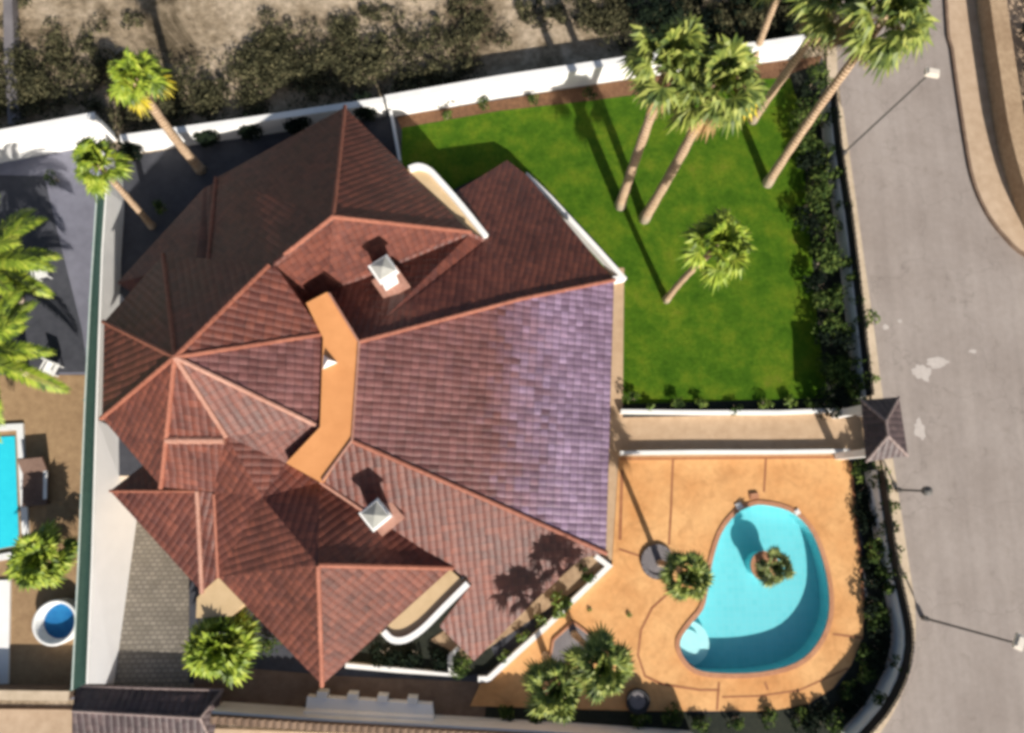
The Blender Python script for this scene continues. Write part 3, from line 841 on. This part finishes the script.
# white bench-like block by the bottom wall
q = PL([(306, 698), (432, 706), (434, 722), (304, 716)], .7)
bl = empty('wall_niche', Vector((q[0].x, q[0].y, 0)), 'pale stepped masonry bench against the bottom boundary wall', 'bench')
mb = MB(); mb.prism(q, 0, .5); mb.build('seat', M['whitewash'], bl)
mb = MB(); o_ = [q[3].lerp(q[0], .35), q[2].lerp(q[1], .35), q[2], q[3]]; mb.prism(o_, .502, .95); mb.build('backrest', M['whitewash'], bl)
for t in (.12, .36, .6, .84):
    p = q[0].lerp(q[1], t); mb = MB(); mb.box((p.x, p.y + .14, .32), (.45, .26, .6), -.06); mb.build('pier', M['white'], bl)

# ---------------------------------------------------------------- lamp posts
def lamp(base, head, label, arm=True, disc=False):
    p0 = P(*base, .1)
    # height at which the head sits most nearly above the base
    best = min((abs((P(*head, h) - p0).xy.length), h) for h in [x * .1 for x in range(8, 110)])
    h = best[1]; ph = P(*head, h)
    r = empty('street_lamp', (p0.x, p0.y, .1), label, 'street lamp')
    mb = MB(); mb.tube([Vector((p0.x, p0.y, .02)), Vector((p0.x, p0.y, .35))], .13, 10); mb.build('base', M['steel'], r)
    if not disc:
        mb = MB(); mb.tube([Vector((p0.x, p0.y, .3)), Vector((p0.x, p0.y, h - .5)), ph.lerp(Vector((p0.x, p0.y, h)), .8), ph], [.06, .045, .04, .035], 8)
        mb.build('pole', M['steel'], r)
        d = (ph - Vector((p0.x, p0.y, h))); d.z = 0
        an = math.atan2(d.y, d.x) if d.length > .02 else 0
        mb = MB(); mb.box((ph.x, ph.y, h), (.62, .36, .14), an); mb.box((ph.x, ph.y, h + .1), (.44, .26, .08), an); mb.build('lamp_head', M['lamp_white'], r)
    else:
        mb = MB(); mb.tube([Vector((p0.x, p0.y, .3)), ph], [.06, .05], 8); mb.build('pole', M['steel'], r)
        mb = MB(); mb.tube([ph + Vector((0, 0, -.25)), ph + Vector((0, 0, -.1)), ph + Vector((0, 0, .1)), ph + Vector((0, 0, .22))], [.1, .22, .22, .06], 12); mb.build('lamp_head', M['steel'], r)
    return h
print('lamps', lamp((843, 154), (932, 73), 'tall street lamp with pale head over the road near the palms'),
      lamp((897, 490), (927, 491), 'short dark street lamp with round head below the gatehouse', disc=True),
      lamp((924, 618), (1019, 642), 'tall street lamp with pale head by the curved corner wall'))

# ---------------------------------------------------------------- vegetation
def leafball(mb, c, rad, n, size, rnd, flat=.8, lobes=5):
    """leaf faces through an uneven crown volume made of several lobes"""
    lb = []
    for i in range(lobes):
        an = rnd.uniform(0, 6.28); r = rnd.uniform(.25, .62)
        lb.append((Vector((math.cos(an) * r * rad[0], math.sin(an) * r * rad[1], rnd.uniform(-.3, .45) * rad[2])), rnd.uniform(.4, .62)))
    for i in range(n):
        o, k = rnd.choice(lb)
        d = Vector((rnd.gauss(0, 1), rnd.gauss(0, 1), rnd.gauss(0, 1) * .9 + .25)).normalized()
        r = rnd.uniform(.5, 1.08) ** .6
        p = Vector(c) + o + Vector((d.x * rad[0], d.y * rad[1], d.z * rad[2])) * k * r
        if p.z < .03: p.z = .03 + rnd.random() * .1
        nrm = (d + Vector((rnd.gauss(0, .5), rnd.gauss(0, .5), rnd.gauss(0, .5) + .5))).normalized()
        t = nrm.cross(Vector((rnd.gauss(0, 1), rnd.gauss(0, 1), rnd.gauss(0, 1)))).normalized(); b_ = nrm.cross(t)
        s = size * rnd.uniform(.6, 1.3)
        mb.face([p - t * s * .5, p + b_ * s * .28, p + t * s * .6 - nrm * s * .12, p - b_ * s * .28])

def shrub(px, py, r, h, label, group=None, mat='shrub', n=None, cat='shrub', size=.16, name='shrub', squash=1.0, lobes=5):
    rnd = random.Random(int(px * 31 + py * 7))
    z = h * .55
    c = P(px, py, z)
    o = empty(name, (c.x, c.y, 0), label, cat, group)
    mb = MB()
    n = n or int(260 * max(.5, r) ** 1.6) + 60
    leafball(mb, (c.x, c.y, z), (r, r * squash, h * .5), n, size, rnd, lobes=lobes)
    mb.build('foliage', M[mat], o, weld=False)
    mb = MB()
    for i in range(3):
        mb.tube([Vector((c.x, c.y, 0)), Vector((c.x + rnd.uniform(-.4, .4) * r, c.y + rnd.uniform(-.4, .4) * r, h * .6))], [.035, .012], 5)
    mb.build('stem', M['bark'], o)
    return o

def fan_leaf(mb, base, az, el, petiole, blade, rnd, droop=.35, nseg=17):
    d = Vector((math.cos(az) * math.cos(el), math.sin(az) * math.cos(el), math.sin(el)))
    side = Vector((-math.sin(az), math.cos(az), 0))
    up = side.cross(d) * -1
    if up.z < 0: up = -up
    p0 = base; p1 = base + d * petiole - Vector((0, 0, petiole * droop * .25))
    w = .03
    mb.face([p0 - side * w, p0 + side * w, p1 + side * w * .7, p1 - side * w * .7])
    roll = rnd.uniform(-.5, .5)
    s2 = side * math.cos(roll) + up * math.sin(roll)
    spread = R(118)
    for i in range(nseg):
        t = (i + .5) / nseg * 2 - 1
        a1 = t * spread
        dd = d * math.cos(a1) + s2 * math.sin(a1)
        ln = blade * (1 - .28 * abs(t)) * rnd.uniform(.88, 1.08)
        wd = blade * .085
        pr = dd.cross(up).normalized()
        fold = up * wd * .5 * (1 if i % 2 else -1)
        m1 = p1 + dd * ln * .55 - Vector((0, 0, ln * .10 * droop))
        m2 = p1 + dd * ln - Vector((0, 0, ln * droop * rnd.uniform(.6, 1.3)))
        i0 = len(mb.v)
        mb.v += [tuple(p1), tuple(m1 - pr * wd + fold), tuple(m2), tuple(m1 + pr * wd - fold)]
        mb.f.append((i0, i0 + 1, i0 + 2, i0 + 3)); mb.uv.append(None); mb.mi.append(0)

def fronds(n, rnd, el0, el1, pet, blade, droop):
    mb = MB()
    for i in range(n):
        az = i * 2.39996 + rnd.uniform(-.25, .25)
        el = el0 + (el1 - el0) * (i / max(1, n - 1)) + rnd.uniform(-.12, .12)
        k = rnd.uniform(.85, 1.12)
        fan_leaf(mb, Vector((rnd.uniform(-.06, .06), rnd.uniform(-.06, .06), rnd.uniform(-.2, .1))), az, el, pet * k, blade * k, rnd, droop)
    return mb

def feather_leaf(mb, base, az, el, length, rnd, width=.55):
    d = Vector((math.cos(az), math.sin(az), 0)); side = Vector((-d.y, d.x, 0))
    n = 30; pts = []
    for i in range(n + 1):
        t = i / n; e = el - t * t * 1.25
        pts.append((pts[-1] + (d * math.cos(e) + Vector((0, 0, math.sin(e)))) * length / n) if pts else base)
    for i in range(n):
        t = (i + .5) / n
        mb.face([pts[i] - side * .025, pts[i] + side * .025, pts[i + 1] + side * .02, pts[i + 1] - side * .02])
        w = width * (math.sin(math.pi * min(1, .12 + t * .9)) ** .6)
        ax = (pts[i + 1] - pts[i])
        for s in (-1, 1):
            tip = pts[i] + side * s * w + ax * 3.2 - Vector((0, 0, w * .35 * rnd.uniform(.4, 1.4)))
            i0 = len(mb.v)
            mb.v += [tuple(pts[i]), tuple(pts[i].lerp(tip, .55) - ax * .5), tuple(tip), tuple(pts[i].lerp(tip, .45) + ax * 1.1)]
            mb.f.append((i0, i0 + 1, i0 + 2, i0 + 3)); mb.uv.append(None); mb.mi.append(0)

def palm(base, head, label, r=1.0, n=34, mat='palm_green', dead=0, yellow=0, trunk=.24, el=(1.35, -.35), hmax=11, h=None, group='fan palms', feather=False, base_z=0.0, lean_ok=True, trunk_mat='bark'):
    rnd = random.Random(int(base[0] * 13 + base[1] * 5))
    p0 = P(*base, base_z)
    if h is None:
        h = min(((P(*head, x * .05) - p0).xy.length, x * .05) for x in range(10, int(hmax * 20)))[1]
    ph = P(*head, h)
    o = empty('palm_tree', p0, label, 'palm tree', group)
    # trunk with a swollen foot and slight bow
    mb = MB(); pts = []; rr = []
    ns = 14
    bow = Vector((rnd.uniform(-.15, .15), rnd.uniform(-.15, .15), 0))
    for i in range(ns + 1):
        t = i / ns
        p = p0.lerp(ph, t) + bow * math.sin(t * math.pi); pts.append(p)
        rr.append(trunk * (1.25 - .25 * min(1, t * 6)) * (1 - .22 * t) * (1 + .05 * (-1) ** i))
    mb.tube(pts, rr, 12); mb.build('trunk', M[trunk_mat], o, smooth=True)
    def put(mbx, name, m):
        for i in range(len(mbx.v)):
            v = mbx.v[i]; mbx.v[i] = (v[0] + ph.x, v[1] + ph.y, v[2] + ph.z)
        mbx.build(name, M[m], o, weld=False)
    if feather:
        mbx = MB()
        for i in range(n):
            feather_leaf(mbx, Vector((0, 0, 0)), i * 2.39996 + rnd.uniform(-.2, .2), rnd.uniform(.1, 1.1), r * rnd.uniform(.85, 1.1), rnd, r * .13)
        put(mbx, 'crown', mat)
    else:
        put(fronds(7, rnd, 1.45, .9, .25 * r, .7 * r, .25), 'crown_heart', mat)
        put(fronds(n, rnd, el[0], el[1], .85 * r, .85 * r, .45), 'crown', mat)
    if dead: put(fronds(dead, rnd, -.5, -1.15, .8 * r, .8 * r, .5), 'dead_fronds', 'dead_leaf')
    if yellow: put(fronds(yellow, rnd, -.15, -.75, .95 * r, .95 * r, .4), 'yellow_fronds', 'yellow_leaf')
    return h

G = 'fan palms on the lawn'
hs = [
 palm((620, 206), (671, 60), 'tall palm on the lawn, left one of the close pair leaning up past the wall', 1.25, 21, dead=4, yellow=1, group=G, trunk=.25),
 palm((644, 219), (718, 82), 'tall palm on the lawn, right one of the close pair, with a yellow frond', 1.25, 21, dead=4, yellow=2, group=G, trunk=.25),
 palm((666, 300), (721, 244), 'single palm in the middle of the lawn with a small round crown', 1.05, 17, 'palm_lime', group=G, trunk=.17),
 palm((752, 64), (790, -32), 'palm beyond the lawn wall whose crown is out of frame', 1.1, 22, group=G, trunk=.2),
 palm((752, 121), (838, -2), 'palm in the lawn corner with dry hanging fronds at the top edge', 1.15, 22, dead=8, group=G, trunk=.22),
 palm((767, 184), (888, 14), 'tallest palm, its trunk crossing the street wall and crown over the road', 1.3, 24, 'palm_green', dead=8, group=G, trunk=.23),
 palm((201, 170), (134, 78), 'palm behind the house with bright yellow hanging fronds', .85, 18, 'palm_lime', yellow=3, dead=2, group='palms in the dark courtyard', trunk=.24),
 palm((152, 226), (97, 163), 'short green palm crown hanging over the green screen fence', .8, 18, 'palm_lime', group='palms in the dark courtyard', trunk=.17),
 palm((659, 563), (687, 577), 'palm in the round dark planter left of the pool', .80, 19, 'palm_green', group='palms round the pool', trunk=.15),
 palm((765, 566), (775, 567), 'small palm growing from the island in the swimming pool', .62, 13, 'palm_dark', group='palms round the pool', trunk=.12, el=(.9, -.2), base_z=.1, h=1.3),
 palm((574, 634), (602, 666), 'right one of two palms beside the angled planter wall', .84, 20, 'palm_green', group='palms round the pool', trunk=.15),
 palm((545, 655), (556, 690), 'left one of two palms beside the angled planter wall', .84, 20, 'palm_green', group='palms round the pool', trunk=.15),
 palm((238, 633), (223, 645), 'broad bright low palm at the foot of the south west roof', 1.1, 34, 'palm_lime', group='low palms', trunk=.2, h=2.3, el=(1.35, -.1)),
 palm((52, 556), (44, 558), 'low lime green palm between the blue tub and the brown lounger', 1.0, 36, 'palm_lime', group='low palms', trunk=.16, h=1.5, el=(1.2, 0)),
 palm((20, 300), (-14, 262), 'upper feather palm with long drooping fronds in the neighbouring yard', 3.6, 24, 'palm_lime', group='feather palms', trunk=.2, feather=True, h=3.6),
 palm((25, 372), (-12, 358), 'lower feather palm with yellow green fronds in the neighbouring yard', 3.8, 26, 'palm_lime', group='feather palms', trunk=.2, feather=True, h=3.2),
]
print('palm heights', [round(x, 1) for x in hs])

# shrubs along the shaded north wall
for x, y in ((130, 157), (205, 141), (251, 133), (296, 127), (366, 113)):
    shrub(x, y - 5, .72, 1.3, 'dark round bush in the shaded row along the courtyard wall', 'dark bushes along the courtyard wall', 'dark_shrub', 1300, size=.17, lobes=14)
shrub(160, 206, .5, .8, 'small dark bush between the two courtyard palms', None, 'shrub')
for x, y, r, l in ((447, 114, .3, 'small bush in the lawn bed, the one nearest the house'), (485, 104, .4, 'second small bush from the house in the lawn bed'), (534, 98, .38, 'small bush in the middle of the bed by the bright wall'), (590, 94, .45, 'small bush in the bed beside the palm shadows')):
    shrub(x, y, r, .8, l, None, 'shrub', size=.14)
# street side hedge along the lawn
for i, (x, y, r, h) in enumerate(((836, 172, .5, 1.6), (843, 206, .5, 1.6), (850, 262, .45, 1.6), (851, 283, .45, 1.5), (858, 325, .45, 1.6), (862, 362, .45, 1.6), (864, 385, .45, 1.5), (815, 82, 1.0, 1.6), (806, 112, .9, 1.5), (828, 118, .7, 1.5), (822, 150, .8, 1.3), (822, 190, .7, 1.2), (829, 225, .75, 1.2), (834, 262, .7, 1.2), (838, 298, .75, 1.1), (845, 335, .75, 1.1), (846, 372, .7, 1.0), (855, 398, .6, 1.0))):
    shrub(x, y, r, h, 'leafy shrub in the row between the lawn and the street wall', 'shrubs along the street wall', 'shrub', size=.2)
hr = random.Random(3)
for i in range(16):
    y = 100 + i * 20 + hr.uniform(-6, 6); x = 803 + (y - 100) * .095 + hr.uniform(-4, 10)
    shrub(x, y, hr.uniform(.8, 1.15), hr.uniform(1.0, 1.6), 'dark ground cover shrub in the deep bed along the lawn edge', 'ground shrubs along the lawn edge', 'dark_shrub' if i % 3 == 0 else 'shrub', size=.2)
for i in range(20):
    t = i / 19; bx = [(864, 470), (869, 530), (876, 590), (877, 640), (862, 690), (835, 716), (800, 726)]
    k_ = t * 5.999; j = int(k_); x = bx[j][0] + (bx[j + 1][0] - bx[j][0]) * (k_ - j); y = bx[j][1] + (bx[j + 1][1] - bx[j][1]) * (k_ - j)
    shrub(x + hr.uniform(-3, 5), y + hr.uniform(-5, 5), hr.uniform(.55, .8), hr.uniform(.5, .9), 'dark ground cover shrub in the shaded band round the pool deck', 'ground shrubs round the pool deck', 'dark_shrub' if i % 4 else 'shrub', size=.18)
for x, y, r in ((866, 318, .5), (866, 378, .45), (858, 300, .35)):
    shrub(x, y, r, 1.7, 'bright creeper spilling over the railed wall onto the road edge', 'creepers on the street wall', 'bright_shrub', 120, size=.18, cat='creeper', name='creeper')
# bed between lawn and walkway
for x, y, r in ((632, 398, .5), (650, 408, .25), (676, 404, .45), (702, 405, .35), (735, 407, .42), (765, 404, .4), (790, 402, .35), (812, 405, .45)):
    shrub(x, y, r, .6, 'low plant in the bed between the lawn and the walkway wall', 'low plants along the walkway', 'shrub' if r > .4 else 'bright_shrub', 110, size=.16, cat='plant', name='plant')
# pool side hedge
for x, y, r, h in ((884, 486, .5, 1.0), (880, 512, .45, .9), (874, 545, .5, .8), (884, 570, .5, .9), (890, 590, .45, 1.2), (882, 478, .6, 1.6), (886, 505, .6, 1.6), (888, 530, .6, 1.6), (892, 553, .6, 1.6), (894, 574, .55, 1.6), (897, 662, .5, 1.4), (880, 700, .4, 1.3), (872, 620, .5, .6), (868, 655, .55, .6), (848, 690, .6, .6)):
    shrub(x, y, r, h, 'dark shrub in the shaded bed between the pool deck and the curved wall', 'shrubs beside the pool deck', 'shrub', size=.18)
for x, y, r in ((505, 714, .45), (535, 718, .4), (640, 720, .55), (672, 718, .7), (700, 722, .5), (735, 720, .45), (770, 718, .55), (800, 717, .5)):
    shrub(x, y, r, .55, 'low dark shrub in the bed along the bottom edge of the deck', 'shrubs along the bottom of the deck', 'shrub', size=.17)
# house planters
shrub(466, 666, .85, 1.0, 'round olive bush at the curved end of the thin kerb wall', None, 'shrub', 420, size=.14)
shrub(561, 604, .6, .9, 'bright yellow green bush in the planter by the tiled wing', None, 'bright_shrub', 130, size=.28)
shrub(588, 573, .45, .7, 'small bush at the corner of the planter near the pool deck', None, 'shrub')
for x, y in ((522, 636), (540, 622), (503, 655)):
    shrub(x, y, .35, .5, 'sparse small plant in the dry planter soil', 'sparse planter plants', 'bright_shrub', 60, size=.16, cat='plant', name='plant')
shrub(268, 648, .7, .7, 'dark low bush right of the bright low palm', None, 'shrub')
for x, y, r in ((385, 655, .8), (415, 655, .75), (440, 658, .6)):
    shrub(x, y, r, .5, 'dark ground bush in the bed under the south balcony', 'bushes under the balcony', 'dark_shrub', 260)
shrub(631, 615, .22, .25, 'tiny green tuft on the orange deck', None, 'bright_shrub', 40, size=.1, cat='plant', name='plant')
shrub(590, 608, .2, .2, 'tiny green weed at the planter wall foot on the deck', None, 'bright_shrub', 40, size=.1, cat='plant', name='plant')
shrub(55, 178, .5, .6, 'small dry bush under the neighbouring white wall', None, 'shrub', 90)
for i in range(8):
    y = -25 + i * 23
    shrub(1037 + i * .6, y, .95, 1.8, 'dark hedge shrub behind the low wall at the far right edge', 'hedge at the far right edge', 'dark_shrub', 420, size=.2)
# the scrub beyond the wall: one mass
mb = MB(); rnd = random.Random(5)
def scr(n, f):
    made = 0
    while made < n:
        x = rnd.uniform(-40, 835); y = rnd.uniform(-60, 150)
        wall_y = 150 - .118 * x - 8 if x > 110 else 126 - .16 * (x - 95) * 0 - 8
        if y > wall_y - 6: continue
        dpt = (wall_y - y)
        if rnd.random() > f(x, y, dpt): continue
        made += 1
        r = rnd.choice((.4, .6, .9, 1.3)) * rnd.uniform(.8, 1.2) * (1.2 if dpt < 60 else .8)
        h = rnd.uniform(.3, .9) * (1.2 if dpt < 60 else .7)
        c = P(x, y, h * .5)
        leafball(mb, (c.x, c.y, h * .5), (r, r, h * .5), int(50 + 95 * r), .17, rnd, lobes=4)
def dens(x, y, d):
    nz = noise.noise(Vector((x * .016, y * .02, 3.3))) + .5 * noise.noise(Vector((x * .05, y * .05, 1.3)))
    near = 1.0 if d < 60 else .8
    return max(.015, near * (.48 + nz * 1.4)) if d < 75 else max(.006, .03 + nz * .5)
scr(520, dens)
tag(mb.build('dry_brush', M['dry_brush'], weld=False), kind='stuff')
mb = MB()
for i in range(60):
    x = rnd.uniform(640, 830); y = rnd.uniform(-50, 42 - .13 * (x - 640) * .6)
    r = rnd.uniform(.5, 1.0); h = rnd.uniform(.8, 1.9); c = P(x, y, h * .5)
    leafball(mb, (c.x, c.y, h * .5), (r, r, h * .5), 140, .24, rnd)
tag(mb.build('undergrowth', M['dark_shrub'], weld=False), kind='stuff')

# ---------------------------------------------------------------- planters and small things
c = P(658, 562, .2)
pl = empty('palm_planter', (c.x, c.y, 0), 'round dark planter bed with stone rim at the foot of the poolside palm', 'planter')
mb = MB(); mb.tube([Vector((c.x, c.y, .03)), Vector((c.x, c.y, .13))], .62, 18); mb.build('bed', M['grey_bed'], pl)
mb = MB()
for i in range(18):
    an = 2 * math.pi * i / 18; mb.box((c.x + .72 * math.cos(an), c.y + .72 * math.sin(an), .13), (.2, .24, .16), an)
mb.build('rim', M['grey_bed'], pl, weld=False)
q = PL([(553, 640), (573, 622), (598, 640), (604, 655), (548, 668)], .1)
pl = empty('palm_planter', (q[0].x, q[0].y, 0), 'grey gravel bed at the foot of the two palms by the planter wall', 'planter')
mb = MB(); mb.prism(q, .02, .10); mb.build('bed', M['grey_bed'], pl)
mb = MB(); qq = q + [q[0]]
for i in range(5): mb.tube([Vector((qq[i].x, qq[i].y, .1)), Vector((qq[i + 1].x, qq[i + 1].y, .1))], .07, 6)
mb.build('rim', M['coping'], pl)
c = P(637, 700, .3)
pl = empty('plant_pot', (c.x, c.y, 0), 'round black pot with grey filling at the bottom edge of the deck', 'pot')
mb = MB(); N = 20
pro = [(.36, .07), (.52, .25), (.58, .5), (.50, .58), (.42, .5), (.36, .42)]
for i in range(N):
    a1, a2 = 2 * math.pi * i / N, 2 * math.pi * (i + 1) / N
    for (r1, z1), (r2, z2) in zip(pro, pro[1:]):
        mb.face([Vector((c.x + r1 * math.cos(a1), c.y + r1 * math.sin(a1), z1)), Vector((c.x + r1 * math.cos(a2), c.y + r1 * math.sin(a2), z1)), Vector((c.x + r2 * math.cos(a2), c.y + r2 * math.sin(a2), z2)), Vector((c.x + r2 * math.cos(a1), c.y + r2 * math.sin(a1), z2))])
mb.build('rim', M['iron'], pl, smooth=True)
mb = MB(); mb.tube([Vector((c.x, c.y, .08)), Vector((c.x, c.y, .44))], .38, 16); mb.build('filling', M['grey_bed'], pl)

# pale stains on the road
mb = MB()
def stain(px, py, rx, ry, seed):
    r_ = random.Random(seed); n = 22; c = P(px, py); pts = []
    for i in range(n):
        an = 2 * math.pi * i / n; k = .55 + .6 * abs(noise.noise(Vector((math.cos(an) * 1.7, math.sin(an) * 1.7, seed * 3.1)))) + r_.uniform(0, .2)
        pts.append((c.x + rx * k * math.cos(an), c.y + ry * k * math.sin(an)))
    s_ = sheet(pts, [], -.013)
    for f in s_.f: mb.face([s_.v[i] for i in f])
for i, sdat in enumerate(((922, 372, .7, .5), (938, 362, .75, .35), (973, 351, .25, .14), (886, 327, .22, .18), (900, 321, .14, .12), (920, 430, .35, .6))): stain(*sdat, i + 1)
struct('road_stain', mb, M['stain'])

# ---------------------------------------------------------------- neighbour's things
q = PL([(-60, 440), (14, 436), (18, 545), (-60, 560)], .1)
npool = empty('neighbour_pool', (q[1].x, q[1].y, 0), 'bright cyan pool corner with white rim at the left edge', 'pool')
mb = MB(); mb.prism(q, .0, .05); mb.build('basin', M['cyan'], npool)
mb = MB(); wall_strip(mb, [Vector((p.x, p.y, 0)) for p in PL([(-60, 434), (17, 430), (23, 550), (-60, 565)], .1)], .3, 0, .14); mb.build('coping', M['plastic'], npool)
mb = MB(); mb.prism(PL([(-60, 582), (10, 580), (8, 684), (-60, 684)], .12), .0, .12)
struct('white_terrace', mb, M['white'])
c = P(54, 623, .7)
tub = empty('hot_tub', (c.x, c.y, 0), 'round hot tub with white rim and deep blue inside by the green fence', 'hot tub')
mb = MB(); N = 32
for i in range(N):
    a1, a2 = 2 * math.pi * i / N, 2 * math.pi * (i + 1) / N
    pr = [(.98, 0), (1.0, .62), (.97, .66), (.88, .66), (.84, .6), (.76, .1)]
    for (r1, z1), (r2, z2) in zip(pr, pr[1:]):
        mb.face([Vector((c.x + r1 * math.cos(a1), c.y + r1 * math.sin(a1), z1)), Vector((c.x + r1 * math.cos(a2), c.y + r1 * math.sin(a2), z1)), Vector((c.x + r2 * math.cos(a2), c.y + r2 * math.sin(a2), z2)), Vector((c.x + r2 * math.cos(a1), c.y + r2 * math.sin(a1), z2))])
mb.build('shell', M['plastic'], tub, smooth=True)
mb = MB(); mb.tube([Vector((c.x, c.y, .08)), Vector((c.x, c.y, .14))], .78, 28); mb.build('tub_floor', M['tub_blue'], tub)
mb = MB(); mb.tube([Vector((c.x, c.y, .15)), Vector((c.x, c.y, .52))], [.80, .83], 28, cap=False); mb.build('inner_lining', M['tub_blue'], tub)

# lounger
c = P(36, 484, .3); rot = R(96)
lo = empty('sun_lounger', (c.x, c.y, 0), 'brown rattan sun lounger with white towel edge beside the cyan pool', 'sun lounger')
m3 = Matrix.Rotation(rot, 3, 'Z')
def lp(x, y, z): return Vector((c.x, c.y, 0)) + m3 @ Vector((x, y, z))
mb = MB(); mb.box(lp(-.25, 0, .33), (1.5, 1.1, .14), rot); mb.build('seat', M['rattan'], lo)
mb = MB(); mb.box(lp(.85, 0, .55), (.85, 1.1, .12), rot, tilt=Matrix.Rotation(R(-35), 3, 'Y')); mb.build('backrest', M['rattan'], lo)
mb = MB(); mb.box(lp(-.1, -.5, .43), (1.3, .16, .05), rot); mb.build('towel', M['plastic'], lo)
for x in (-.9, .4):
    for y in (-.45, .45):
        mb = MB(); mb.box(lp(x, y, .14), (.08, .08, .27), rot); mb.build('leg', M['rattan'], lo)
# white garden chairs
for px, py, rot, lab in ((40, 272, .3, 'white garden chair showing between the upper palm fronds'), (50, 368, -.4, 'white garden chair between the lower palm fronds and the green fence')):
    c = P(px, py, .5); m3 = Matrix.Rotation(rot, 3, 'Z')
    o = empty('garden_chair', (c.x, c.y, 0), lab, 'chair', 'white garden chairs')
    mb = MB(); mb.box((c.x, c.y, .44), (.6, .58, .05), rot); mb.build('seat', M['plastic'], o)
    p = m3 @ Vector((0, .3, 0)); mb = MB(); mb.box((c.x + p.x, c.y + p.y, .74), (.6, .07, .56), rot); mb.build('backrest', M['plastic'], o)
    for x in (-.25, .25):
        p = m3 @ Vector((x * 1.2, 0, 0)); mb = MB(); mb.box((c.x + p.x, c.y + p.y, .66), (.06, .55, .04), rot); mb.build('armrest', M['plastic'], o)
        for y in (-.24, .24):
            p = m3 @ Vector((x, y, 0)); mb = MB(); mb.box((c.x + p.x, c.y + p.y, .21), (.05, .05, .42), rot); mb.build('leg', M['plastic'], o)
